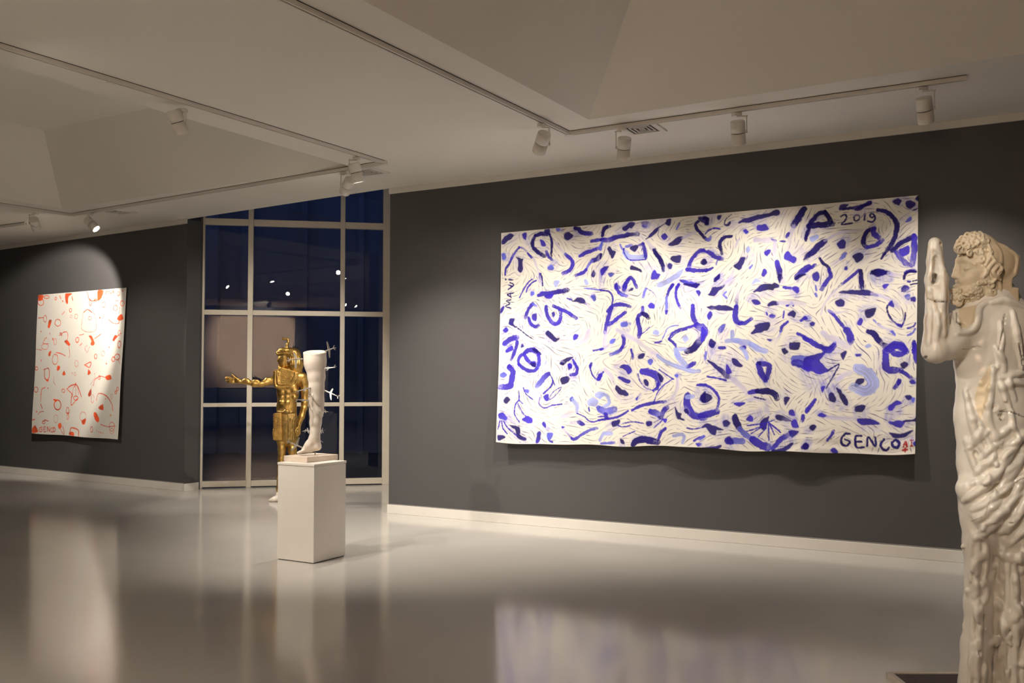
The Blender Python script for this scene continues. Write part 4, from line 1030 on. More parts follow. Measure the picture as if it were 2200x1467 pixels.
class Paint:
    def __init__(s, wd, ht, nx, ny, base, seed):
        s.wd, s.ht, s.nx, s.ny = wd, ht, nx, ny
        s.c = np.empty((nx, ny, 3), np.float32); s.c[:] = base
        s.x = np.linspace(0, wd, nx, dtype=np.float32); s.y = np.linspace(0, ht, ny, dtype=np.float32)
        k = wd / .03
        s.edge = vnoise(nx, ny, int(wd / .035), int(ht / .035), seed) - .5
        s.fine = vnoise(nx, ny, int(wd / .012), int(ht / .012), seed + 1) - .5
        s.big = vnoise(nx, ny, int(wd / .12), int(ht / .12), seed + 2) - .5
        s.occ = np.zeros((nx, ny), np.float32)
        s.samples = []; s.hazy = False
    def win(s, p, m):
        i0 = max(0, np.searchsorted(s.x, p[:, 0].min() - m)); i1 = min(s.nx, np.searchsorted(s.x, p[:, 0].max() + m))
        j0 = max(0, np.searchsorted(s.y, p[:, 1].min() - m)); j1 = min(s.ny, np.searchsorted(s.y, p[:, 1].max() + m))
        return slice(i0, i1), slice(j0, j1)
    def blend(s, w, col, a):
        s.c[w] = s.c[w] * (1 - a[..., None]) + col * a[..., None]
        s.occ[w] = np.maximum(s.occ[w], a)
    def haze(s, p, r, seed, col, k=.34):
        """dry smear dragged off one side of a mark"""
        q = np.random.default_rng(seed & 0xffff); a = q.uniform(0, 6.283); L = q.uniform(.9, 2.6) * r
        d = np.array((math.cos(a), math.sin(a))) * L
        w = s.win(np.concatenate([p, p + d]), r * 2)
        X, Y = np.meshgrid(s.x[w[0]], s.y[w[1]], indexing='ij')
        if X.size == 0: return
        best = np.full(X.shape, 9, np.float32)
        for e in (.35, .7, 1.):
            for u in p[::max(1, len(p) // 24)]: best = np.minimum(best, np.hypot(X - u[0] - d[0] * e, Y - u[1] - d[1] * e))
        lanes = q.random(48).astype(np.float32)
        t = (X * -math.sin(a) + Y * math.cos(a)) / .009
        al = np.clip(1.25 - best / (r * 1.25), 0, 1) ** 1.3 * k * (.35 + .9 * lanes[t.astype(int) % 48]) * (1 + s.edge[w])
        o = s.occ[w].copy(); s.blend(w, np.array(PAL[col], np.float32), np.clip(al, 0, .6).astype(np.float32)); s.occ[w] = o
    def stroke(s, col, wd, pts, dry=1.):
        p = spline(pts); n = len(p)
        if wd > .03 and col[0] in 'dbm' and s.hazy: s.haze(p, wd * .5, int(p[0, 0] * 3571 + p[0, 1] * 9173), 'v' if n % 3 else 'm')
        if n > 60: p = p[np.linspace(0, n - 1, 60).astype(int)]; n = 60
        r = wd * .62; w = s.win(p, r + .02)
        X, Y = np.meshgrid(s.x[w[0]], s.y[w[1]], indexing='ij')
        if X.size == 0: return
        best = np.full(X.shape, 9, np.float32); T = np.zeros(X.shape, np.float32); Q = np.zeros(X.shape, np.float32)
        for i in range(n - 1):
            a, b_ = p[i], p[i + 1]; d = b_ - a; l2 = d @ d + 1e-12
            t = np.clip(((X - a[0]) * d[0] + (Y - a[1]) * d[1]) / l2, 0, 1)
            ex = X - a[0] - t * d[0]; ey = Y - a[1] - t * d[1]; dd = np.hypot(ex, ey)
            u = dd < best
            best[u] = dd[u]; T[u] = ((i + t) / (n - 1))[u]; Q[u] = (np.sign(ex * d[1] - ey * d[0]) * dd)[u]
        tap = 1 if wd < .012 else .82 + .18 * np.sin(np.clip(T, 0.02, .98) * math.pi) ** .5
        rr = r * tap * (1 + .36 * s.edge[w]) + .006 * s.fine[w]
        soft = .0035
        a = np.clip((rr - best) / soft * .5 + .5, 0, 1)
        st_ = np.random.default_rng(int(p[0, 0] * 7919 + p[0, 1] * 104729) & 0xffff).random(64).astype(np.float32)
        lane = st_[np.clip(((Q / (r + 1e-6)) * .5 + .5) * 20, 0, 63).astype(int)]
        c0, c1 = PAL[col[0]], PAL[col[-1]]
        c = np.array(c0, np.float32) * (1 - T[..., None]) + np.array(c1, np.float32) * T[..., None]
        k = np.clip(1 + .9 * (lane - .5)[..., None] * (.6 if wd > .012 else .1) + .5 * s.big[w][..., None], .35, 1.8)
        c = c * k
        op = dict(v=.62, l=.82, m=.9, b=.96, d=.98, o=.93, y=.9, r=.95)
        al = op[col[0]] * (1 - T) + op[col[-1]] * T
        if col[0] == 'v' or col[-1] == 'v':
            al = al * (1 - .55 * np.clip((T if col[-1] == 'v' else 1 - T), 0, 1) * (.4 + lane))
            a = np.clip((rr * 1.15 - best) / (.35 * r + .004), 0, 1)
        elif dry and wd > .02:
            al = al * np.clip(1.25 - np.clip(T - .72, 0, 1) * 2.2 * (lane + .15) + s.fine[w] * .5, .25, 1)
        s.blend(w, c, (a * al).astype(np.float32))
        for i in range(0, n - 1, max(1, n // 14)):
            d = p[i + 1] - p[i]; s.samples.append((p[i][0], p[i][1], math.atan2(d[1], d[0]), .35 + min(wd, .06) * 20))
    def poly(s, col, pts):
        p = spline(pts, True, .01); w = s.win(p, .02)
        if s.hazy and col in 'dbm':
            ext = float(min(np.ptp(p[:, 0]), np.ptp(p[:, 1])))
            s.haze(p, .3 * ext + .008, int(p[0, 0] * 4127 + p[0, 1] * 8191), 'v' if len(p) % 3 else 'm')
        X, Y = np.meshgrid(s.x[w[0]], s.y[w[1]], indexing='ij')
        if X.size == 0: return
        ins = np.zeros(X.shape, bool); best = np.full(X.shape, 9, np.float32)
        n = len(p)
        for i in range(n):
            a, b_ = p[i], p[(i + 1) % n]
            c = (a[1] > Y) != (b_[1] > Y)
            ins ^= c & (X < (b_[0] - a[0]) * (Y - a[1]) / (b_[1] - a[1] + 1e-12) + a[0])
            d = b_ - a; t = np.clip(((X - a[0]) * d[0] + (Y - a[1]) * d[1]) / (d @ d + 1e-12), 0, 1)
            best = np.minimum(best, np.hypot(X - a[0] - t * d[0], Y - a[1] - t * d[1]))
        sd = np.where(ins, best, -best) + .004 + .010 * s.edge[w] + .004 * s.fine[w]
        a = np.clip(sd / .004 * .5 + .5, 0, 1)
        ang = (p[n // 2][0] - p[0][0]) * 3
        g = np.clip(1 + .9 * s.big[w] + .35 * s.edge[w], .4, 1.7)
        c = np.array(PAL[col], np.float32) * g[..., None]
        s.blend(w, c, (a * (.85 if col in 'lv' else .96)).astype(np.float32))
        for i in range(0, n, max(1, n // 10)):
            d = p[(i + 1) % n] - p[i]; s.samples.append((p[i][0], p[i][1], math.atan2(d[1], d[0]), .7))
    def load(s, rows):
        """each row: kind (0 filled patch, 1 stroke), first and last colour, width, then x, y pairs; millimetres"""
        key = 'dbmlvoyr'
        for row in rows:
            pts = [(row[i] / 1000, row[i + 1] / 1000) for i in range(4, len(row), 2)]
            if row[0] == 0: s.poly(key[row[1]], pts)
            else: s.stroke(key[row[1]] + (key[row[2]] if row[2] != row[1] else ''), row[3] / 1000, pts)
    def flow_lines(s, sep=.033, count=9000):
        """thin ink lines that follow the direction of the brush strokes round about them"""
        gx, gy = int(s.wd / .02), int(s.ht / .02)
        xs = (np.arange(gx) + .5) * .02; ys = (np.arange(gy) + .5) * .02
        C = np.zeros((gx, gy), np.float32); D = np.zeros((gx, gy), np.float32)
        for x, y, a, wt in s.samples:
            r2 = (xs[:, None] - x) ** 2 + (ys[None, :] - y) ** 2
            w = wt / (r2 + .0016) ** 1.4
            C += w * math.cos(2 * a); D += w * math.sin(2 * a)
        wob = (vnoise(gx, gy, 16, 9, 77) - .5) * 1.5
        TH_ = .5 * np.arctan2(D, C) + wob
        cell = .012; ox, oy = int(s.wd / cell) + 2, int(s.ht / cell) + 2
        ids = np.zeros((ox, oy), np.int32)
        R = np.random.default_rng(11); lines = []
        rad = int(sep / cell)
        def ok(x, y, me):
            if not (.012 < x < s.wd - .012 and .012 < y < s.ht - .012): return False
            if s.occ[int(x / s.wd * (s.nx - 1)), int(y / s.ht * (s.ny - 1))] > .30: return False
            i, j = int(x / cell), int(y / cell)
            b_ = ids[max(0, i - rad + 1):i + rad, max(0, j - rad + 1):j + rad]
            return not ((b_ != 0) & (b_ != me)).any()
        me = 0
        cand = R.random((count, 2)) * (s.wd, s.ht)
        for x0, y0 in cand:
            me += 1
            if not ok(x0, y0, me): continue
            path = []; half = R.uniform(.02, .15)
            for sg in (1, -1):
                x, y = x0, y0; q = []; pa = None; L = 0
                while L < half:
                    a = TH_[min(gx - 1, int(x / .02)), min(gy - 1, int(y / .02))] + (0 if sg > 0 else math.pi)
                    if pa is not None and math.cos(a - pa) < 0: a += math.pi
                    if pa is not None: a = pa + .55 * math.atan2(math.sin(a - pa), math.cos(a - pa))
                    pa = a; x += .007 * math.cos(a); y += .007 * math.sin(a); L += .007
                    if not ok(x, y, me): break
                    q.append((x, y))
                path = q[::-1] + path if sg < 0 else [(x0, y0)] + q
            if len(path) < 6: continue
            for x, y in path: ids[int(x / cell), int(y / cell)] = me
            lines.append(np.array(path))
        al = np.zeros((s.nx, s.ny), np.float32); dx = s.wd / (s.nx - 1); dy = s.ht / (s.ny - 1)
        for p in lines:
            n = len(p) * 5; t = np.linspace(0, len(p) - 1, n); i = np.minimum(t.astype(int), len(p) - 2); f = (t - i)[:, None]
            q = p[i] * (1 - f) + p[i + 1] * f
            w = R.uniform(.0017, .0034) * np.sin(np.clip(np.linspace(0, 1, n), .06, .97) * math.pi) ** .5 * (1 + .35 * np.sin(np.linspace(0, R.uniform(3, 9), n)))
            k = R.uniform(.35, .88)
            for ii in range(-2, 3):
                for jj in range(-2, 3):
                    a = np.clip((q[:, 0] / dx).astype(int) + ii, 0, s.nx - 1); b_ = np.clip((q[:, 1] / dy).astype(int) + jj, 0, s.ny - 1)
                    d = np.hypot(a * dx - q[:, 0], b_ * dy - q[:, 1])
                    np.maximum.at(al, (a, b_), (k * np.clip((w - d) / .003 + .5, 0, 1)).astype(np.float32))
        ink = np.array((.024, .015, .135), np.float32)
        s.c = s.c * (1 - al[..., None]) + ink * al[..., None]

def hang(name, P, corners, label, wave, thick=.006):
    """corners TL TR BR BL (world); the cloth hangs from its top edge and billows off the wall"""
    TL, TR, BR, BL = [np.array(c) for c in corners]
    u = np.linspace(0, 1, P.nx)[:, None, None]; v = np.linspace(0, 1, P.ny)[None, :, None]
    V = (TL * (1 - u) + TR * u) * (1 - v) + (BL * (1 - u) + BR * u) * v
    ex = (TR - TL); n = np.array((ex[1], -ex[0], 0)); n /= np.linalg.norm(n)
    disp, drop = wave(u[..., 0], v[..., 0])
    V = V + n * disp[..., None]; V[..., 2] += drop
    nx, ny = P.nx, P.ny
    idx = np.arange(nx * ny).reshape(nx, ny)
    Q = np.stack([idx[:-1, :-1], idx[:-1, 1:], idx[1:, 1:], idx[1:, :-1]], -1).reshape(-1, 4)
    # turned hem and a coarser back so that the cloth has a thickness
    ring = np.concatenate([idx[:, 0], idx[-1, 1:], idx[-2::-1, -1], idx[0, -2:0:-1]])
    back = V.reshape(-1, 3)[ring] - n * thick
    b0 = nx * ny; k = len(ring); r2 = np.arange(k) + b0
    Qs = np.stack([ring, np.roll(ring, -1), np.roll(r2, -1), r2], -1)
    allV = np.concatenate([V.reshape(-1, 3), back]); col = np.concatenate([P.c.reshape(-1, 3), P.c.reshape(-1, 3)[ring]])
    root = thing(name, tuple((BL + BR) / 2), label, 'painting')
    mesh_np('canvas', allV, np.concatenate([Q, Qs]), M['canvas'], root, True, col)
    return root

# corner points on the walls (distance along the wall, height), 3 cm off
def on_rw(s_, z, off=.03): p = RW0 + rt * s_ + rn * off; return (p.x, p.y, z)
def on_lw(s_, z, off=.03): p = LW0 - lt * s_ + ln * off; return (p.x, p.y, z)

big = Paint(4.0, 2.16, 1240, 670, (.80, .775, .715), 3)
big.hazy = True
big.load(BLUE)
big.flow_lines()
big.c *= (1 + .05 * big.big + .05 * big.fine)[..., None]
def wave_big(u, v):
    d = .014 * np.sin(u * 11 + 1) * v + .014 * np.sin(u * 23 + v * 2) * v ** 2 + .010 * np.sin(u * 31 + v * 9) * np.clip(v - .55, 0, 1) * 2 + .055 * v ** 2 + .02 * v
    d = d + .006 * np.sin(u * 47 + 3 * v) * np.clip(v - .6, 0, 1) * 2
    d = d + .007 * np.sin(u * 60 + v * 50) * np.clip(v - .85, 0, 1) * 5 * np.clip(u - .45, 0, 1) + .004 * np.sin(v * 140 + np.sin(u * 25) * 2) * np.clip(v - .88, 0, 1) * 8 * np.clip(u - .5, 0, 1) * 2
    drop = -(.010 * np.sin(u * math.pi) + .010 * np.sin(u * 9 + .5) + .007 * np.sin(u * 22) + .004 * np.sin(u * 41)) * v ** 8
    return d, drop
big_painting = hang('painting', big, [on_rw(1.4530, 3.006), on_rw(5.4700, 3.022), on_rw(5.4214, .870), on_rw(1.4530, .8445)],
     'wide unframed cream canvas crowded with blue brush strokes, on the right wall', wave_big)

small = Paint(2.22, 2.12, 560, 530, (.82, .80, .74), 9)
small.load(ORANGE)
small.c *= (1 + .04 * small.big + .04 * small.fine)[..., None]
def wave_small(u, v):
    d = .022 * v + .010 * np.sin(u * 7 + 1) * v + .008 * np.sin((u + v) * 9) * v + .012 * u * v
    return d, -.004 * np.sin(u * 12) * v ** 6
small_painting = hang('painting', small, [on_lw(-3.5252, 2.769), on_lw(-1.2906, 2.765), on_lw(-1.3814, .632), on_lw(-3.5717, .648)],
     'smaller unframed pale canvas with scattered orange-red doodles, on the left wall', wave_small)
# ================================================================== lighting tracks, lamps and air diffusers
def track(name, runs, label, joints=()):
    p0 = (Vector(runs[0][0]) + Vector(runs[0][1])) / 2
    root = thing(name, (p0.x, p0.y, CEIL), label, 'lighting track', 'ceiling lighting tracks')
    rail = MB(); slot = MB()
    for a, b in runs:
        a, b = Vector(a), Vector(b); d = (b - a).normalized(); sd = Vector((d.y, -d.x, 0))
        for k in (-1, 1):
            rail.bar(a + sd * k * .013 + Vector((0, 0, CEIL - .017)), b + sd * k * .013 + Vector((0, 0, CEIL - .017)), .012, .034)
        rail.bar(a + Vector((0, 0, CEIL - .006)), b + Vector((0, 0, CEIL - .006)), .016, .010)
        slot.bar(a + Vector((0, 0, CEIL - .0125)), b + Vector((0, 0, CEIL - .0125)), .0135, .003)
        for k in (-1, 1):
            slot.bar(a + sd * k * .0205 + Vector((0, 0, CEIL - .002)), b + sd * k * .0205 + Vector((0, 0, CEIL - .002)), .003, .004)  # dark strips standing in for the shadow gaps along both rail edges
    rail.build('rail', M['track'], root); slot.build('slot', M['gap'], root)
    for j in range(len(runs) - 1):
        p = Vector(runs[j][1]); m = MB(); m.box((p.x - .032, p.y - .032, CEIL - .037), (p.x + .032, p.y + .032, CEIL))
        m.build('corner_connector', M['track'], root, bevel=.004)
    for p in joints:
        m = MB(); p = Vector(p); m.box((p.x - .022, p.y - .022, CEIL - .0365), (p.x + .022, p.y + .022, CEIL)); m.build('joint_cover', M['lamp'], root, bevel=.003)
    return root

def tz(px, py): p = atz(px, py, CEIL - .03); return Vector((p.x, p.y, 0))
Rc = tz(1222, 290); Re = tz(2078, 171); Ra = Rc - (Rc - tz(606, 0)).normalized() * 7.2
Lc = tz(825, 352); Lf = tz(153, 464); La = Lc - (Lc - tz(0, 103)).normalized() * 6.5; Lg = Lf + (tz(0, 441) - Lf).normalized() * 4.5
track('lighting_track', [(Ra, Rc), (Rc, Re)], 'white L-shaped lighting track on the ceiling nearest the blue painting', [tz(692, 46)])
track('lighting_track', [(La, Lc), (Lc, Lf), (Lf, Lg)], 'white lighting track bent round the ceiling recess at the left', [tz(237, 178)])
s1 = tz(56, 482); s0 = s1 + (s1 - tz(0, 489)).normalized() * -2.2
track('lighting_track', [(s0, s1)], 'short end of a white lighting track at the left edge of the photo')

LAMPS = []
def lamp(anchor, centre, target, side, label, power, size, blend=.6, glow=True, color=(1., .89, .765)):
    """track-mounted cylinder spot: adapter, bracket, body (> seam), lens and its bulb"""
    a = Vector((anchor.x, anchor.y, CEIL - .034)); c = Vector(centre); ax = (Vector(target) - c).normalized()
    root = thing('track_spotlight', (a.x, a.y, CEIL - .034), label, 'spotlight', 'ceiling track spotlights')
    L, R = .185, .056
    up = c - ax * (L / 2)
    sv = Vector(side); sv = (sv - ax * sv.dot(ax)).normalized()
    m = MB(); m.box((a.x - .035, a.y - .026, CEIL - .062), (a.x + .035, a.y + .026, CEIL - .0375)); m.build('adapter', M['lamp'], root, bevel=.004)
    k = c + sv * (R + .010)
    top = Vector((k.x, k.y, CEIL - .066))
    m = MB()
    m.bar(Vector((a.x, a.y, CEIL - .066)), top + (top - Vector((a.x, a.y, CEIL - .066))).normalized() * .008, .022, .010)
    m.bar(top + Vector((0, 0, .005)), k, .022, .008, up=sv)
    m.lathe(k - sv * .012, sv, [(0, .013), (.018, .013)], 14)
    m.build('bracket', M['lamp'], root)
    m = MB()
    h = L * .5
    m.lathe(up, ax, [(0, R * .93), (.005, R), (h - .004, R), (h - .003, R - .006), (h + .003, R - .006), (h + .004, R), (L - .004, R), (L, R * .96), (L, R * .84), (L - .02, R * .80)], 36)
    body = m.build('lamp_body', M['lamp'], root, smooth=False)
    for p in body.data.polygons: p.use_smooth = len(p.vertices) == 4
    m = MB(); m.lathe(up + ax * (h - .0025), ax, [(0, R - .0055), (.005, R - .0055)], 36, cap=False); m.build('seam', M['gap'], body)
    m = MB(); m.lathe(up + ax * (L - .016), ax, [(0, R * .79), (.003, R * .79)], 28); m.build('lens', M['lens'] if glow else M['lamp'], root)
    if power:
        ld = bpy.data.lights.new('bulb', 'SPOT'); ld.energy = power; ld.color = color; ld.spot_size = math.radians(size); ld.spot_blend = blend; ld.shadow_soft_size = .035
        lo = bpy.data.objects.new('bulb', ld); link(lo, root)
        lo.location = up + ax * (L + .012) - root.location
        lo.rotation_euler = ax.to_track_quat('-Z', 'Y').to_euler()
    return root

def lc(px, py, anchor): return at(px, py, anchor.y)
aR1, aR2, aR3, aR4 = tz(1163, 264), tz(1335, 273), tz(1583, 241), tz(1981, 186)
def wallpt(px, z):
    d = Vector(ray(px, 811)); k = (RW0.x * rn.x + RW0.y * rn.y) / (d.x * rn.x + d.y * rn.y); p = d * k
    return Vector((p.x, p.y, z))
def lwallpt(px, z):
    d = Vector(ray(px, 811)); k = (LW0.x * ln.x + LW0.y * ln.y) / (d.x * ln.x + d.y * ln.y); p = d * k
    return Vector((p.x, p.y, z))
PW = 1.0
lamp(aR1, lc(1163.5, 307, aR1), wallpt(975, 1.05), (1, .1, 0), 'white track spotlight at the corner bend, above the blue painting\'s left end', 175 * PW, 82, .8)
lamp(aR2, lc(1340.5, 319, aR2), wallpt(1300, 1.05), (-1, .3, 0), 'white track spotlight in front of the ceiling air vent right of the bend', 150 * PW, 98, 1.)
lamp(aR3, lc(1586, 285, aR3), wallpt(1620, 1.1), (1, -.2, 0), 'white track spotlight above the middle of the blue painting', 150 * PW, 98, 1.)
lamp(aR4, lc(1987, 237, aR4), wallpt(2060, 1.2), (1, -.2, 0), 'white track spotlight at the far right end, above the bearded statue', 130 * PW, 86, 1.)
aL1, aL2, aL3, aL4, aL5 = tz(392, 232), tz(75, 456), tz(197, 457), tz(766, 336), tz(738, 368)
lamp(aL1, lc(382, 262, aL1), (-1.85, 8.5, .7), (1, -.1, 0), 'white track spotlight hanging over the left ceiling recess, tilted to the right', 150 * PW, 80, .8)
lamp(aL2, lc(75, 481, aL2), lwallpt(150, 2.2), (-1, -.2, 0), 'white track spotlight left of the lit one, turned towards the orange painting', 330 * PW, 66, .35)
lamp(aL3, lc(197, 482, aL3), (-2.75, 11.45, 1.0), (-.3, -1, 0), 'white track spotlight with its glowing lens showing, tilted to the right', 240 * PW, 70, .6)
lamp(aL4, lc(765, 371, aL4), (-.7, 9.6, 0), (-1, -.3, 0), 'upper of two overlapping white spotlights beside the tall window', 300 * PW, 96, .9)
lamp(aL5, lc(746, 400, aL5), (-3.6, 12.6, .9), (-1, -.4, 0), 'lower of two overlapping white spotlights beside the tall window', 200 * PW, 70, .6)
# spotlights on the parts of the tracks that lie outside the frame, some added as fill
def on_track(a, b, t): return a + (b - a) * t
e1 = on_track(Rc, Ra, .68); e1b = on_track(Rc, Ra, .62); e2 = on_track(Rc, Ra, .80); e3 = on_track(Lc, La, .615); e4 = on_track(Lf, Lg, .45)
def hang_pt(a, dz=.16): return Vector((a.x, a.y, CEIL - dz))
lamp(e1, hang_pt(e1), (2.0, 4.6, 1.5), (1, 0, 0), 'white track spotlight added as fill near the camera, outside the frame', 200 * PW, 50, .6)
lamp(e1b, hang_pt(e1b), (-2.9, 11.4, .9), (1, 0, 0), 'white track spotlight added as fill near the camera, outside the frame', 190 * PW, 30, .7)
lamp(e2, hang_pt(e2), (-2.6, 2.5, .0), (1, 0, 0), 'white track spotlight added as fill near the camera, outside the frame', 170 * PW, 100, 1.)  # added lamp: washes the unseen floor to lift the bounce
lamp(e3, hang_pt(e3), (-.5, 9.0, .0), (1, 0, 0), 'white track spotlight added as fill near the camera, outside the frame', 290 * PW, 62, .8)
lamp(e4, hang_pt(e4), lwallpt(330, 1.0), (1, 0, 0), 'white track spotlight added as fill left of the frame', 160 * PW, 60, .8)
f0, f1 = Vector((-3.4, .45, 0)), Vector((-.9, .45, 0)); e6 = on_track(Lc, La, .66); f2 = Vector((-1.75, .45, 0))
track('lighting_track', [(f0, f1)], 'white lighting track behind the camera, outside the frame')
g0, g1 = Vector((-.75, 2.05, 0)), Vector((1.2, .92, 0)); g2 = Vector((.02, 1.604, 0)); g3 = Vector((.35, 1.413, 0))
track('lighting_track', [(g0, g1)], 'white lighting track just above the camera, outside the frame')
lamp(e6, hang_pt(e6), (-4.6, 4.2, 0), (1, 0, 0), 'white track spotlight added as fill near the camera, outside the frame', 120 * PW, 80, .8)  # added floor wash for the left coffer; doubles as second glint lamp
lamp(g2, hang_pt(g2), (2.42, 4.42, 1.48), (1, 0, 0), 'white track spotlight just above the camera, outside the frame', 230 * PW, 21.5, .45)
lamp(g3, hang_pt(g3), (2.45, 4.42, .65), (1, 0, 0), 'white track spotlight just above the camera, outside the frame', 100 * PW, 19, .45)
e7 = on_track(Lf, Lg, .98)
lamp(e7, hang_pt(e7), (-7.6, 4.2, 0), (1, 0, 0), 'white track spotlight added as fill left of the frame', 1300 * PW, 80, .8)  # added strong fill: its floor bounce brightens the left coffer
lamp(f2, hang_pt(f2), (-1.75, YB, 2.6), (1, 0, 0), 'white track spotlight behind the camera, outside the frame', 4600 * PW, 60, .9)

def vent(px, py, label):
    c = tz(px, py); root = thing('air_vent', (c.x, c.y, CEIL), label, 'air vent', 'square ceiling air vents')
    e = rt.copy(); f = Vector((-e.y, e.x, 0)); Mx = Matrix(((e.x, f.x, 0, c.x), (e.y, f.y, 0, c.y), (0, 0, 1, CEIL), (0, 0, 0, 1)))
    m = MB(); h = .165
    for x0, y0, x1, y1 in ((-h, -h, h, -h + .05), (-h, h - .05, h, h), (-h, -h + .05, -h + .05, h - .05), (h - .05, -h + .05, h, h - .05)): m.box((x0, y0, -.014), (x1, y1, 0), Mx)
    m.build('frame', M['lamp'], root, bevel=.003)
    m = MB(); m.box((-h + .05, -h + .05, -.004), (h - .05, h - .05, -.001), Mx); m.build('duct', M['slot'], root)
    for k in range(3):
        r = h - .072 - k * .034; m = MB()
        for x0, y0, x1, y1 in ((-r, -r, r, -r + .012), (-r, r - .012, r, r), (-r, -r + .012, -r + .012, r - .012), (r - .012, -r + .012, r, r - .012)): m.box((x0, y0, -.012), (x1, y1, -.003), Mx)
        m.build('louvre', M['lamp'], root)
vent(1380, 283, 'square white air vent in the ceiling just right of the track bend')
vent(253, 459, 'square white air vent in the ceiling above the orange painting')
vent(790, 374, 'square white air vent half hidden behind the paired spotlights')

# ================================================================== pedestal
FL, N_, R_ = atz(592, 1201, 0), atz(673.5, 1211.5, 0), atz(738.5, 1194, 0)
ex = (FL - N_); ey = Vector((-ex.y, ex.x, 0)); ey = ey if ey.y > 0 else -ey
wid = (ex.length + (R_ - N_).length) / 2; ex.normalize(); ey.normalize()
PT = at(670.5, 997.5, N_.y).z
Mp = Matrix(((ex.x, ey.x, 0, N_.x), (ex.y, ey.y, 0, N_.y), (0, 0, 1, 0), (0, 0, 0, 1)))
pc = Mp @ Vector((wid / 2, wid / 2, 0))
ped = thing('pedestal', pc, 'square white pedestal carrying the plaster leg', 'pedestal')
m = MB(); m.box((.004, .004, .006), (wid - .004, wid - .004, PT - .021), Mp); m.build('body', M['plinth'], ped, bevel=.002)
m = MB(); m.box((0, 0, PT - .019), (wid, wid, PT), Mp); m.build('lid', M['plinth_top'], ped, bevel=.002)
m = MB(); m.box((.012, .012, 0), (wid - .012, wid - .012, .008), Mp); m.build('foot_gap', M['gap'], ped)
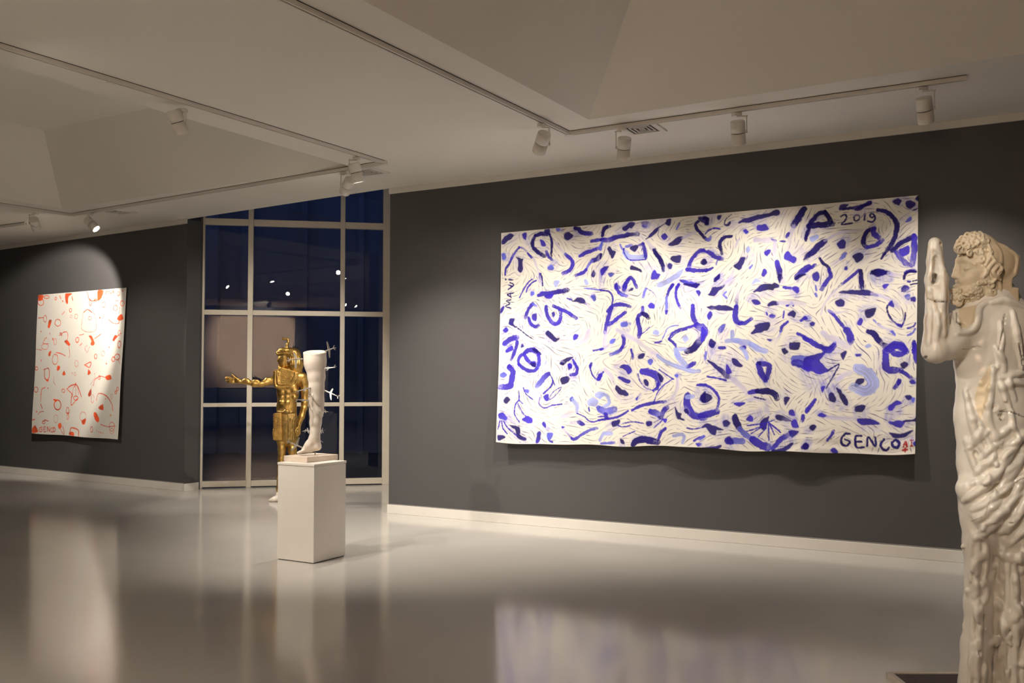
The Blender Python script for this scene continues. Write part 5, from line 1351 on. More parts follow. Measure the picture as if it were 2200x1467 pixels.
# ================================================================== sculpture toolkit: blended solids turned into one skin
class Sdf:
    def __init__(s, lo, hi, h):
        s.lo = np.array(lo, float); s.h = h
        s.n = np.ceil((np.array(hi) - s.lo) / h).astype(int) + 1
        s.ax = [(s.lo[i] + np.arange(s.n[i]) * h).astype(np.float32) for i in range(3)]
        s.f = np.full(s.n, .2, np.float32); s.mid = s.lo[1] + s.n[1] * h / 2
    def sub(s, lo, hi):
        sl = []
        for i in range(3):
            a = int(np.clip((lo[i] - s.lo[i]) / s.h, 0, s.n[i])); b = int(np.clip((hi[i] - s.lo[i]) / s.h + 2, 0, s.n[i])); sl.append(slice(a, b))
        g = np.meshgrid(*[s.ax[i][sl[i]] for i in range(3)], indexing='ij', sparse=True)
        return tuple(sl), g
    def mix(s, sl, d, k, op):
        f = s.f[sl]
        if op == 'sub':
            d = -d; h = np.clip(.5 - .5 * (f - d) / k, 0, 1); s.f[sl] = f * (1 - h) + d * h + k * h * (1 - h)
        else:
            h = np.clip(.5 + .5 * (f - d) / k, 0, 1); s.f[sl] = f * (1 - h) + d * h - k * h * (1 - h)
    def cone(s, a, b, ra, rb, k=.01, sy=1., op='add'):
        a = np.array(a, float); b = np.array(b, float); m = max(ra, rb) + k + .02
        sl, (X, Y, Z) = s.sub(np.minimum(a, b) - m, np.maximum(a, b) + m)
        d = b - a; l2 = d @ d + 1e-12
        t = np.clip(((X - a[0]) * d[0] + (Y - a[1]) * d[1] + (Z - a[2]) * d[2]) / l2, 0, 1)
        r = ra + (rb - ra) * t
        q = np.sqrt((X - a[0] - t * d[0]) ** 2 + ((Y - a[1] - t * d[1]) / sy) ** 2 + (Z - a[2] - t * d[2]) ** 2)
        s.mix(sl, ((q - r) * min(1, sy)).astype(np.float32), k, op)
    def chain(s, pts, rs, k=.01, sy=1., op='add'):
        for i in range(len(pts) - 1): s.cone(pts[i], pts[i + 1], rs[i] if hasattr(rs, '__len__') else rs, rs[i + 1] if hasattr(rs, '__len__') else rs, k, sy, op)
    def ell(s, c, r, k=.01, op='add', rot=0.):
        c = np.array(c, float); r = np.array(r, float); m = r.max() + k + .02
        sl, (X, Y, Z) = s.sub(c - m, c + m)
        x, y, z = X - c[0], Y - c[1], Z - c[2]
        if rot: x, z = x * math.cos(rot) + z * math.sin(rot), -x * math.sin(rot) + z * math.cos(rot)
        k0 = np.sqrt((x / r[0]) ** 2 + (y / r[1]) ** 2 + (z / r[2]) ** 2); k1 = np.sqrt((x / r[0] ** 2) ** 2 + (y / r[1] ** 2) ** 2 + (z / r[2] ** 2) ** 2) + 1e-9
        s.mix(sl, (k0 * (k0 - 1) / k1).astype(np.float32), k, op)
    def slab(s, poly, y0, y1, rad=.004, k=.006, op='add'):
        """polygon in the x-z plane pushed from depth y0 to y1"""
        P = np.array(poly, float); m = .03 + k
        sl, (X, Y, Z) = s.sub((P[:, 0].min() - m, y0 - m, P[:, 1].min() - m), (P[:, 0].max() + m, y1 + m, P[:, 1].max() + m))
        x = X[:, 0, 0][:, None]; z = Z[0, 0, :][None, :]
        d = np.full((x.shape[0], z.shape[1]), 1e9); sg = np.ones_like(d); n = len(P)
        for i in range(n):
            a, b = P[i], P[i - 1]; e = b - a; wx, wz = x - a[0], z - a[1]
            t = np.clip((wx * e[0] + wz * e[1]) / (e @ e), 0, 1)
            d = np.minimum(d, (wx - e[0] * t) ** 2 + (wz - e[1] * t) ** 2)
            c1 = z >= a[1]; c2 = z < b[1]; c3 = e[0] * wz > e[1] * wx
            sg = np.where((c1 & c2 & c3) | (~c1 & ~c2 & ~c3), -sg, sg)
        d2 = (sg * np.sqrt(d))[:, None, :] + rad; dy = np.abs(Y - (y0 + y1) / 2) - (y1 - y0) / 2 + rad
        dist = np.minimum(np.maximum(d2, dy), 0) + np.sqrt(np.maximum(d2, 0) ** 2 + np.maximum(dy, 0) ** 2) - rad
        s.mix(sl, dist.astype(np.float32), k, op)
    def ripple(s, amp, fx, fy, fz, ph=0.):
        X, Y, Z = np.meshgrid(*s.ax, indexing='ij', sparse=True)
        s.f += (amp * (np.sin(X * fx + np.sin(Z * fz * .7 + ph) + ph) * np.cos(Z * fz + np.sin(X * fx * .6)) + .5 * np.sin(Y * fy + Z * fz * 1.7))).astype(np.float32)
    def front(s, x, z, y0=None):
        """depth of the skin seen from the front at (x, z)"""
        i = int(round((x - s.lo[0]) / s.h)); k = int(round((z - s.lo[2]) / s.h))
        i = min(max(i, 0), s.n[0] - 1); k = min(max(k, 0), s.n[2] - 1)
        c = s.f[i, :, k]; w = np.nonzero(c < 0)[0]
        if len(w) == 0: j = int(np.argmin(c)); return s.ax[1][j]
        return s.ax[1][w[0]]
    def hit(s, q, conv):
        y = s.mid
        for _ in range(4):
            w = conv(q[0], q[1], y); y = s.front(w[0], w[2])
        return y
    def fold(s, uv, conv, r, k=.006, lift=0., op='add', step=4.):
        """a ridge (or groove) that follows the skin; conv(u, v, depth) turns drawing units into a point"""
        p = [np.array(q, float) for q in uv]
        sp = spline(p, False, step) if len(p) > 2 else np.array(p)
        ys = np.array([s.hit(q, conv) for q in sp])
        if len(ys) > 4: ys = np.convolve(np.pad(ys, 2, mode='edge'), np.ones(5) / 5, mode='valid')
        n = len(sp); rr = r * np.sin(np.clip(np.linspace(0, 1, n), .12, .88) * math.pi) ** .5
        pts = [tuple(conv(sp[i][0], sp[i][1], ys[i] - lift)) for i in range(n)]
        s.chain(pts, rr, k, 1., op)
    def skin(s):
        f = s.f; f[0], f[-1], f[:, 0], f[:, -1], f[:, :, 0], f[:, :, -1] = (.1,) * 6
        ins = f < 0
        nx, ny, nz = (d - 1 for d in f.shape)
        cnt = np.zeros((nx, ny, nz), np.int8)
        for i in (0, 1):
            for j in (0, 1):
                for k in (0, 1): cnt += ins[i:nx + i, j:ny + j, k:nz + k]
        act = (cnt > 0) & (cnt < 8); I = np.argwhere(act)
        vid = np.full(act.shape, -1, np.int32); vid[act] = np.arange(len(I))
        acc = np.zeros((len(I), 3)); num = np.zeros(len(I))
        cs_ = [(i, j, k) for i in (0, 1) for j in (0, 1) for k in (0, 1)]
        for a in cs_:
            for ax in range(3):
                if a[ax]: continue
                b = list(a); b[ax] = 1
                fa = f[I[:, 0] + a[0], I[:, 1] + a[1], I[:, 2] + a[2]].astype(np.float64); fb = f[I[:, 0] + b[0], I[:, 1] + b[1], I[:, 2] + b[2]]
                m = (fa < 0) != (fb < 0); t = np.where(m, fa / (fa - fb + 1e-20), 0)
                p = np.repeat(np.array([a], float), len(I), 0); p[:, ax] += t
                acc[m] += p[m]; num[m] += 1
        V = s.lo + (I + acc / num[:, None]) * s.h
        Q = []
        for ax in range(3):
            o = [d for d in range(3) if d != ax]
            sl0 = [slice(1, f.shape[d] - 1) for d in range(3)]; sl1 = list(sl0)
            sl0[ax] = slice(0, f.shape[ax] - 1); sl1[ax] = slice(1, f.shape[ax])
            A_, B_ = ins[tuple(sl0)], ins[tuple(sl1)]
            for flip in (0, 1):
                E_ = np.argwhere((A_ & ~B_) if not flip else (~A_ & B_))
                if len(E_) == 0: continue
                c = E_.copy(); c[:, o[0]] += 1; c[:, o[1]] += 1
                def g(d0, d1):
                    q = c.copy(); q[:, o[0]] += d0; q[:, o[1]] += d1
                    return vid[q[:, 0], q[:, 1], q[:, 2]]
                quad = np.stack([g(-1, -1), g(0, -1), g(0, 0), g(-1, 0)], 1)
                if (ax == 1) != bool(flip): quad = quad[:, ::-1]
                Q.append(quad)
        Q = np.concatenate(Q); Q = Q[(Q >= 0).all(1)]
        return V, Q
    def build(s, name, mt, parent, col=None):
        V, Q = s.skin()
        return mesh_np(name, V, Q, mt, parent, True, col(V) if callable(col) else col)
# ================================================================== plaster leg with small metal aeroplanes
slN, slL, slR = atz(659.5, 994, PT), atz(609.5, 990.5, PT), atz(716, 986.5, PT)
e1_ = slL - slN; e2_ = slR - slN; l1 = e1_.length; e1_.normalize(); e2_ = (e2_ - e1_ * e2_.dot(e1_)); l2_ = e2_.length; e2_.normalize()
SH = at(659.5, 982, slN.y).z - PT
Ms = Matrix(((e1_.x, e2_.x, 0, slN.x), (e1_.y, e2_.y, 0, slN.y), (0, 0, 1, PT), (0, 0, 0, 1)))
sc_ = Ms @ Vector((l1 / 2, l2_ / 2, 0))
leg = thing('leg_sculpture', sc_, 'white plaster leg with small grey aeroplanes stuck into it, on the pedestal', 'sculpture')
m = MB(); m.box((0, 0, 0), (l1, l2_, SH), Ms); m.build('base_slab', M['base_stone'], leg, bevel=.003)
YL = sc_.y - .01; SL = YL / F / 4.313
def TL_(u, v, d=0):
    return at(470 + u / 4.313, 680 + v / 4.313, YL + d * SL)
def KL(u, v, y): return at(470 + u / 4.313, 680 + v / 4.313, y)
a0 = TL_(690, 270); a1 = TL_(1040, 1290)
g = Sdf((a0.x, YL - .16, a1.z), (a1.x, YL + .16, a0.z), .0042)
def lchain(L, k=.02, sy=1.): g.chain([TL_(*q[:3]) for q in L], [q[3] * SL for q in L], k, sy)
lchain([(888, 240, 0, 114), (893, 430, 0, 98), (905, 560, 0, 76), (906, 650, 0, 62), (900, 740, 5, 62)], .03)
lchain([(906, 650, 0, 60), (903, 790, 14, 66), (905, 880, 10, 60), (898, 980, 5, 50), (893, 1070, 0, 43), (890, 1130, 0, 40)], .03)
g.ell(TL_(866, 655, -28), (30 * SL, 34 * SL, 42 * SL), .014); g.ell(TL_(935, 800, 20), (34 * SL, 46 * SL, 90 * SL), .02)
g.fold([(868, 720), (862, 850), (868, 1000)], KL, .006, .012, -.002)
g.ell(TL_(872, 900, -35), (16 * SL, 20 * SL, 70 * SL), .012)
lchain([(892, 1120, 0, 41), (912, 1200, 6, 36)], .02); lchain([(880, 1130, 0, 40), (838, 1190, -6, 36), (795, 1232, -14, 27)], .03, 1.15)
lchain([(912, 1205, 6, 34), (850, 1232, 0, 24), (790, 1244, -10, 20)], .02, 1.3)
g.ell(TL_(880, 1128, -36), (13 * SL, 12 * SL, 13 * SL), .01)
for i, (du, dd, r) in enumerate(((-8, -46, 13), (2, -24, 10), (6, -4, 9.5), (14, 14, 9), (24, 32, 8))):
    lchain([(790 + du, 1246, dd * .8 - 6, r + 3), (760 + du, 1256, dd - 10, r), (742 + du, 1262, dd - 12, r * .9)], .006)
Xg, Yg_, Zg = np.meshgrid(*g.ax, indexing='ij', sparse=True)
cut = ((Zg - TL_(0, 328).z) - .20 * (Yg_ - YL) + 0 * Xg) * .97
g.f = np.maximum(g.f, cut.astype(np.float32))
g.ell(TL_(890, 300, 0), (86 * SL, 86 * SL, 36 * SL), .012, 'sub')
g.ripple(.0007, 40, 50, 37)
g.build('leg', M['plaster'], leg)
m = MB(); p = TL_(890, 1235); m.lathe((p.x, sc_.y, PT + SH - .002), (0, 0, 1), [(0, .0045), (p.z - PT - SH + .01, .0045)], 12); m.build('support_rod', M['steel'], leg)

def plane(nose, tail, w1, w2):
    n, t, a, b_ = (TL_(*q) for q in (nose, tail, w1, w2))
    ax = (t - n); Ln = ax.length; ax.normalize()
    m = MB(); R = .0062
    m.lathe(n - ax * .006, ax, [(0, R * .3), (.008, R * .8), (.02, R), (Ln * .6, R * .95), (Ln * .9, R * .6), (Ln + .006, R * .25)], 14)
    sp = (a - b_); sp = (sp - ax * sp.dot(ax)).normalized(); nr = ax.cross(sp).normalized()
    def fin(root, tip, c0, c1, th, nn):
        root, tip = Vector(root), Vector(tip); vs = []
        for p_, c in ((root, c0), (tip, c1)):
            for u_, w_ in ((-.5, 1), (.5, 1), (.5, -1), (-.5, -1)): vs.append(p_ + ax * c * u_ + nn * th * w_ * (.5 if p_ is root else .3))
        m.add(vs, [(0, 1, 2, 3), (7, 6, 5, 4), (0, 4, 5, 1), (1, 5, 6, 2), (2, 6, 7, 3), (3, 7, 4, 0)])
    mid = n + ax * Ln * .46
    for w in (a, b_): fin(mid, w, .022, .010, .005, nr)
    for k in (1, -1): fin(t - ax * .008, t + sp * k * .021 + ax * .008, .013, .007, .003, nr)
    fin(t - ax * .008, t + nr * .022 + ax * .008, .014, .007, .003, sp)
    m.build('toy_aeroplane', M['silver'], leg)
for q in (((775, 392, -55), (650, 400, -150), (695, 332, -85), (712, 478, -140)),
          ((985, 322, 0), (1068, 290, 60), (1003, 232, 10), (1027, 380, 50)),
          ((968, 482, -40), (1076, 470, -70), (1010, 462, 60), (1000, 500, -140)),
          ((972, 682, 0), (1108, 742, -40), (1057, 668, 30), (1040, 772, -50)),
          ((862, 658, -60), (732, 690, -120), (800, 655, -10), (790, 695, -190)),
          ((838, 778, -40), (722, 769, -110), (782, 764, 0), (776, 786, -160)),
          ((912, 908, -45), (992, 874, -110), (930, 878, -110), (965, 925, -50)),
          ((852, 1064, 10), (798, 1055, 60), (822, 1032, 90), (832, 1082, -40)),
          ((905, 1140, -38), (946, 1150, -100), (900, 1128, -100), (945, 1172, -40)),
          ((785, 1218, -20), (647, 1158, -90), (745, 1120, -40), (670, 1242, -110)),
          ((930, 1062, 20), (962, 1056, 90), (940, 1035, 60), (955, 1085, 70))):
    plane(*q)

# ================================================================== gilded standing figure
YG = 11.5; SG = YG / F / 4.313
gr = atz(620, 1077, 0)
gold = thing('gilded_statue', (gr.x + .05, YG, 0), 'life-size gilded standing figure with one arm stretched out, in front of the tall window', 'statue')
def TG(u, v, d=0):
    return at(470 + u / 4.313, 680 + v / 4.313, YG + d * SG)
def KG(u, v, y): return at(470 + u / 4.313, 680 + v / 4.313, y)
def gxz(u, v): p = TG(u, v); return (p.x, p.z)
a0, a1 = TG(430, 165), TG(880, 1150)
def gsdf(u0, v0, u1, v1, h=.0072, y0=-.34, y1=.30):
    a, b_ = TG(u0, v0), TG(u1, v1); return Sdf((a.x, YG + y0, b_.z), (b_.x, YG + y1, a.z), h)
def ch(g, L, k=.02, sy=1., op='add'): g.chain([TG(*q[:3]) for q in L], [q[3] * SG for q in L], k, sy, op)
def el(g, u, v, d, r, k=.012, op='add'): g.ell(TG(u, v, d), tuple(x * SG for x in r), k, op)
def fo(g, L, r, k=.008, lift=0., op='add'): g.fold(L, KG, r * SG, k, lift, op)
# body, arms, legs
g = gsdf(40, 440, 900, 1725)
ch(g, [(645, 600, 0, 98), (640, 700, 0, 92), (628, 850, 0, 86)], .04, .62)
ch(g, [(560, 575, 10, 48), (730, 560, 0, 56)], .04)
ch(g, [(655, 500, 0, 40), (650, 580, 0, 50)], .03)
ch(g, [(548, 580, 0, 40), (505, 590, -20, 36), (440, 612, -45, 30), (392, 625, -60, 27)], .02)
ch(g, [(392, 625, -60, 27), (330, 622, -70, 28), (270, 610, -78, 22), (205, 603, -85, 17)], .015)
el(g, 345, 598, -72, (34, 24, 20)); el(g, 255, 590, -80, (34, 22, 20)); el(g, 455, 580, -45, (28, 24, 18))
el(g, 160, 592, -88, (46, 15, 26)); el(g, 180, 600, -90, (26, 18, 20))
for i, (v0, v1, u1, d) in enumerate(((574, 560, 72, -84), (584, 572, 62, -92), (598, 592, 66, -98), (611, 612, 84, -100))):
    ch(g, [(132, v0, d, 10), (100, (v0 + v1) / 2 - 3, d, 8.5), (u1, v1, d, 7)], .006)
ch(g, [(170, 578, -95, 11), (142, 556, -104, 9), (124, 538, -106, 7)], .006)
ch(g, [(775, 560, 0, 44), (800, 690, 0, 34), (796, 800, -12, 30), (790, 850, -20, 28)], .02)
ch(g, [(790, 850, -20, 29), (768, 930, -40, 27), (745, 1000, -52, 18), (738, 1020, -55, 18)], .015)
el(g, 792, 850, -24, (24, 26, 26)); el(g, 738, 1040, -58, (22, 15, 34))
for i, (u, d, L_) in enumerate(((722, -70, 1098), (732, -64, 1108), (742, -56, 1104), (752, -48, 1094))):
    ch(g, [(u, 1062, d, 8.5), (u - 1, 1085, d - 3, 7.5), (u - 4, L_, d + 3, 6)], .005)
ch(g, [(722, 1035, -72, 9), (712, 1058, -82, 7.5), (712, 1076, -84, 6.5)], .005)
for u, v, r in ((588, 702, 26), (640, 700, 27), (584, 748, 23), (636, 748, 24), (584, 792, 20), (634, 794, 22)): el(g, u, v, -48, (r, 20, r * .85), .014)
el(g, 700, 670, -30, (34, 40, 60), .02); el(g, 708, 690, -46, (28, 22, 24), .012); el(g, 700, 745, -44, (26, 20, 22), .012)
el(g, 580, 640, -42, (40, 30, 34), .02); el(g, 668, 640, -44, (42, 30, 34), .02)
ch(g, [(628, 850, 0, 84), (630, 950, 0, 88)], .03, .62)
ch(g, [(585, 950, 10, 52), (585, 1150, 0, 44), (586, 1230, -8, 36), (582, 1330, -6, 33), (572, 1480, 0, 35), (560, 1600, 4, 24), (556, 1665, 6, 22)], .025)
ch(g, [(680, 950, 10, 52), (680, 1170, 10, 44), (682, 1240, 4, 37), (684, 1340, 10, 33), (690, 1480, 16, 35), (696, 1600, 22, 24), (698, 1665, 24, 22)], .025)
el(g, 580, 1215, -30, (24, 16, 26)); el(g, 678, 1225, -24, (24, 16, 26))
g.ripple(.0012, 30, 30, 25)
g.build('body', M['gold'], gold)
# white feet
for u, d, nm in ((556, 0, 'foot'), (700, 24, 'foot')):
    h_ = gsdf(u - 130, 1610, u + 60, 1722, .0075, -.3, .3)
    ch(h_, [(u, 1640, d, 25), (u - 2, 1685, d, 27)], .02); ch(h_, [(u - 5, 1680, d, 27), (u - 45, 1693, d - 6, 22), (u - 78, 1700, d - 10, 14)], .02, 1.3)
    h_.build(nm, M['white_foot'], gold)
# head with royal headcloth
h_ = gsdf(500, 165, 800, 640, .006)
ch(h_, [(612, 380, 0, 52), (605, 440, -2, 46)], .02); el(h_, 572, 400, -6, (24, 34, 44))
ch(h_, [(552, 385, -4, 6), (543, 412, -6, 9)], .006); el(h_, 560, 436, -6, (10, 18, 6), .006); el(h_, 560, 452, -6, (12, 20, 12), .008)
ch(h_, [(556, 372, -10, 6), (590, 370, -36, 5)], .006); el(h_, 578, 388, -36, (12, 6, 5), .004)
ch(h_, [(556, 340, 0, 26), (700, 345, 0, 46)], .02, 1.2); ch(h_, [(690, 360, 0, 70), (712, 440, 0, 66), (716, 500, 0, 58)], .03, .9)
el(h_, 620, 310, 0, (70, 50, 26), .02)
for k in range(7): fo(h_, [(640 + k * 16, 330 + k * 3), (648 + k * 17, 420), (650 + k * 15, 500)], 4, .004, .002)
ch(h_, [(545, 345, -30, 7), (640, 338, -62, 7), (700, 340, -62, 7)], .005)
for k in range(6): el(h_, 548 + k * 14, 325 - k * 2, -30 - k * 4, (7, 7, 9), .004)
ch(h_, [(628, 300, -20, 16), (634, 262, -20, 11), (646, 236, -20, 10), (642, 212, -20, 10), (612, 206, -20, 10)], .006); el(h_, 598, 206, -20, (14, 10, 12), .006); el(h_, 588, 196, -20, (6, 7, 6), .004)
ch(h_, [(562, 470, -20, 14), (578, 540, -46, 17), (590, 620, -60, 14)], .008)
for k in range(8): el(h_, 566 + k * 3.4, 486 + k * 17, -34 - k * 5, (18 - abs(k - 4), 12, 5), .003)
h_.build('headdress', M['gold'], gold)
# broad collar
h_ = gsdf(490, 455, 790, 700, .0062)
P_ = [gxz(*q) for q in ((520, 505), (516, 620), (540, 664), (640, 662), (700, 640), (742, 570), (750, 520), (700, 500), (600, 470))]
y_ = YG - 62 * SG
h_.slab(P_, y_ - .012, y_ + .05, .008, .006)
for L_ in (((524, 510), (522, 615), (545, 652), (636, 650), (690, 625), (730, 565), (738, 520)), ((545, 505), (545, 600), (562, 628), (630, 626), (672, 605), (702, 560), (708, 515))): fo(h_, L_, 6, .004, .002)
for dd in (16, 30, 44, 58): fo(h_, [(533 + dd * .55, 512), (531 + dd * .5, 608), (548 + dd * .5, 646 - dd * .9), (632 - dd * .2, 645 - dd), (682 - dd * .6, 620 - dd * .8), (722 - dd * .8, 562 - dd * .3)], 3.4, .004, .003)
for k in range(9):
    for s_ in (0, 1): el(h_, (534 if s_ == 0 else 652 - k * 1.2), 515 + k * 14, -64, (7, 7, 5), .003)
h_.build('collar', M['gold'], gold)
# kilt with its woven apron
h_ = gsdf(500, 830, 760, 1180, .0064)
ch(h_, [(628, 868, 0, 90), (630, 960, 0, 94), (634, 1145, 0, 100)], .03, .66)
h_.f = np.maximum(h_.f, np.maximum(np.meshgrid(*h_.ax, indexing='ij', sparse=True)[2] - TG(0, 855).z, TG(0, 1152).z - np.meshgrid(*h_.ax, indexing='ij', sparse=True)[2]).astype(np.float32) + 0 * h_.f)
fo(h_, [(540, 880), (640, 890), (720, 876)], 9, .006, .003); el(h_, 628, 880, -64, (28, 14, 20), .01)
for k in range(6): fo(h_, [(646 + k * 14, 905), (650 + k * 15, 1010), (646 + k * 17, 1145)], 5, .006, .003)
h_.build('kilt', M['gold_dark'], gold)
h_ = gsdf(512, 870, 625, 1160, .0042, -.2, .06)
y_ = YG - 66 * SG
h_.slab([gxz(*q) for q in ((530, 892), (600, 886), (606, 1145), (526, 1140))], y_ - .016, y_ + .03, .006, .004)
for k in range(16):
    for s_ in range(5): h_.cone((TG(532 + s_ * 14, 0).x, y_ - .0138, TG(0, 900 + k * 15).z), (TG(541 + s_ * 14, 0).x, y_ - .0138, TG(0, 907 + k * 15).z), 3.2 * SG, 2.2 * SG, .0015)
h_.build('apron', M['gold'], gold)
h_ = gsdf(480, 1020, 560, 1130, .006); el(h_, 514, 1075, 20, (18, 18, 42), .008); h_.build('hip_ornament', M['gold_dark'], gold)
# ================================================================== bearded figure at the right edge
YB_ = 4.42; SB = YB_ / F
def TB(px, py, d=0):
    return at(px, py, YB_ + d * SB)
def KB(u, v, y): return at(u, v, y)
def onskin(g, px, py): y = g.hit((px, py), KB); return at(px, py, y)
def bxz(px, py): p = TB(px, py); return (p.x, p.z)
stat = thing('bearded_statue', (TB(2138, 1400).x, YB_, .03), 'white glazed statue with a bearded marble head and a raised broken arm', 'statue')
def bsdf(x0, y0, x1, y1, h, d0, d1):
    a, b_ = TB(x0, y0), TB(x1, y1); return Sdf((a.x, YB_ + d0, b_.z), (b_.x, YB_ + d1, a.z), h)
def bc(g, L, k=.02, sy=1., op='add'): g.chain([TB(*q[:3]) for q in L], [q[3] * SB for q in L], k, sy, op)
def be(g, u, v, d, r, k=.012, op='add', rot=0.): g.ell(TB(u, v, d), tuple(x * SB for x in r), k, op, rot)
def bf(g, L, r, k=.008, lift=0., op='add'): g.fold(L, KB, r * SB, k, lift, op, 2.5)

g = bsdf(1964, 500, 2290, 1503, .0052, -.30, .26)
bc(g, [(2138, 720, 0, 88), (2136, 900, 0, 77), (2136, 1000, 0, 72), (2138, 1100, 0, 70)], .04, .64)
bc(g, [(2080, 694, 0, 38), (2205, 696, 0, 44)], .04, .9); bc(g, [(2212, 706, 0, 38), (2228, 800, 4, 31), (2232, 880, 0, 27), (2226, 960, -14, 24), (2214, 1040, -34, 20)], .03); bc(g, [(2135, 640, 5, 50), (2135, 720, 0, 66)], .04, .75)
# raised right arm, broken above the wrist
bc(g, [(2072, 702, -6, 36), (2040, 735, -16, 34), (2012, 752, -24, 29)], .03)
bc(g, [(2008, 752, -26, 27), (2012, 690, -28, 24), (2014, 640, -28, 22), (2012, 600, -28, 23), (2009, 560, -28, 17), (2009, 524, -28, 14)], .015)
bf(g, [(1996, 740), (2000, 680), (1998, 620), (2004, 540)], 6, .01, .001); bf(g, [(2030, 720), (2024, 660), (2028, 600), (2018, 545)], 6, .01, .001)
bf(g, [(2012, 730), (2016, 690), (2010, 655)], 5, .008, .001); bf(g, [(2000, 560), (2008, 545), (2020, 552)], 4, .006, .001)
be(g, 2011, 597, -52, (6, 14, 12), .004, 'sub', .2); be(g, 1988, 768, -50, (5, 10, 4), .003, 'sub', -.6); be(g, 2023, 524, -42, (5, 8, 6), .004, 'sub')
bf(g, [(1994, 638), (2014, 648), (2034, 648)], 2.6, .003, -.002, 'sub')
# legs and support
bc(g, [(2106, 1060, -4, 42), (2103, 1170, -8, 30), (2102, 1300, -8, 27), (2098, 1390, -8, 30), (2092, 1500, -8, 33)], .03)
bc(g, [(2172, 1060, -8, 48), (2173, 1200, -12, 37), (2173, 1330, -12, 35), (2175, 1500, -12, 38)], .03)
bc(g, [(2136, 1310, 22, 22), (2136, 1503, 22, 24)], .02); bc(g, [(2131, 1262, 10, 12), (2132, 1302, 10, 12)], .012); bc(g, [(2118, 1318, -2, 5), (2142, 1306, 0, 5)], .008)
be(g, 2088, 1497, -34, (34, 46, 10), .02); be(g, 2176, 1497, -40, (36, 46, 10), .02)
# mantle round the hips
bc(g, [(2084, 1050, -18, 28), (2130, 1095, -30, 36), (2180, 1140, -24, 40), (2200, 1140, -8, 38)], .03, .8)
for L, r in ((((2070, 1090), (2098, 1110), (2122, 1150), (2150, 1186), (2180, 1202), (2216, 1188)), 9),
             (((2206, 925), (2160, 985), (2120, 1040), (2072, 1076)), 9), (((2210, 960), (2170, 1020), (2128, 1074), (2090, 1096)), 8),
             (((2212, 1000), (2180, 1060), (2142, 1112), (2112, 1128)), 7), (((2214, 1046), (2190, 1100), (2164, 1142)), 7),
             (((2074, 836), (2088, 900), (2104, 950), (2132, 990)), 7), (((2066, 850), (2076, 930), (2094, 1000), (2120, 1040)), 6),
             (((2104, 905), (2128, 960), (2142, 1000)), 5), (((2134, 790), (2128, 850), (2124, 900), (2150, 960)), 6),
             (((2156, 830), (2176, 820), (2206, 826)), 6), (((2150, 812), (2170, 806), (2208, 800)), 5),
             (((2058, 716), (2080, 712), (2096, 698), (2104, 662), (2122, 648)), 7), (((2048, 668), (2056, 690), (2060, 712)), 5),
             (((2150, 690), (2152, 740), (2144, 790)), 4), (((2176, 668), (2186, 730), (2196, 790)), 6), (((2130, 650), (2160, 646), (2200, 660)), 8)): bf(g, L, r, .009, .003)
for q in ((2142, 880, 10, 8), (2150, 898, 8, 6), (2110, 824, 7, 6), (2082, 830, 6, 9), (2178, 1196, 15, 11), (2166, 1190, 8, 8), (2190, 1200, 9, 8), (2096, 1084, 8, 6), (2084, 1094, 7, 7), (2086, 1275, 10, 10), (2080, 1270, 6, 6), (2094, 1282, 7, 6), (2106, 1350, 6, 12)):
    p = onskin(g, q[0], q[1]); g.ell((p.x, p.y + .004, p.z), (q[2] * SB, .012, q[3] * SB), .006)
for x in (2090, 2102, 2116): bf(g, [(x - 2, 1130), (x + (x - 2102) * .2, 1200), (x - 4, 1260)], 5, .008, .002)
for x in (2092, 2108): bf(g, [(x, 1300), (x - 3, 1380), (x - 8, 1480)], 5, .008, .002)
for x in (2152, 2166, 2180, 2196): bf(g, [(x, 1210), (x + 2, 1320), (x + (x - 2174) * .3, 1480)], 5.5, .008, .002)
bf(g, [(2160, 1290), (2166, 1370), (2164, 1440)], 4, .005, -.003, 'sub'); bf(g, [(2112, 1320), (2116, 1350)], 4, .004, -.003, 'sub')
# many small irregular folds
RF = random.Random(12)
for i in range(70):
    x = RF.uniform(2074, 2204); y = RF.uniform(760, 1490)
    if 2086 < x < 2136 and 770 < y < 915: continue
    if y < 915: dx, dy = .28, .96
    elif y < 1160: dx, dy = -.72, .62
    else: dx, dy = RF.uniform(-.08, .08), 1.
    L = RF.uniform(22, 70); wv = RF.uniform(-7, 7)
    bf(g, [(x - dx * L / 2, y - dy * L / 2), (x + wv * dy, y - wv * dx), (x + dx * L / 2, y + dy * L / 2)], RF.uniform(2.6, 5.4), .013, RF.uniform(.0, .002))
for i in range(26):
    p = onskin(g, RF.uniform(2072, 2200), RF.uniform(820, 1480)); g.ell((p.x, p.y + .005, p.z), (RF.uniform(.008, .020), .012, RF.uniform(.010, .030)), .01)
# cracks, pits
for L in (((2160, 676), (2154, 720), (2146, 752)), ((2190, 735), (2196, 770), (2200, 800)), ((2148, 884), (2170, 884), (2202, 898)), ((2176, 1036), (2190, 1028), (2204, 1022)), ((2086, 748), (2100, 746), (2110, 748)), ((2110, 1102), (2124, 1066)), ((2080, 1118), (2106, 1108))): bf(g, L, 1.9, .002, -.001, 'sub')
for q in ((2136, 874, 6, 7), (2150, 894, 5, 5), (2058, 688, 3, 8), (2066, 698, 6, 3), (2172, 1124, 6, 3), (2106, 1404, 3, 6), (2096, 975, 6, 7)):
    p = onskin(g, q[0], q[1]); g.ell(tuple(p), (q[2] * SB, .012, q[3] * SB), .003, 'sub')
g.ripple(.0016, 22, 26, 17); g.ripple(.0007, 70, 60, 55, 1.)

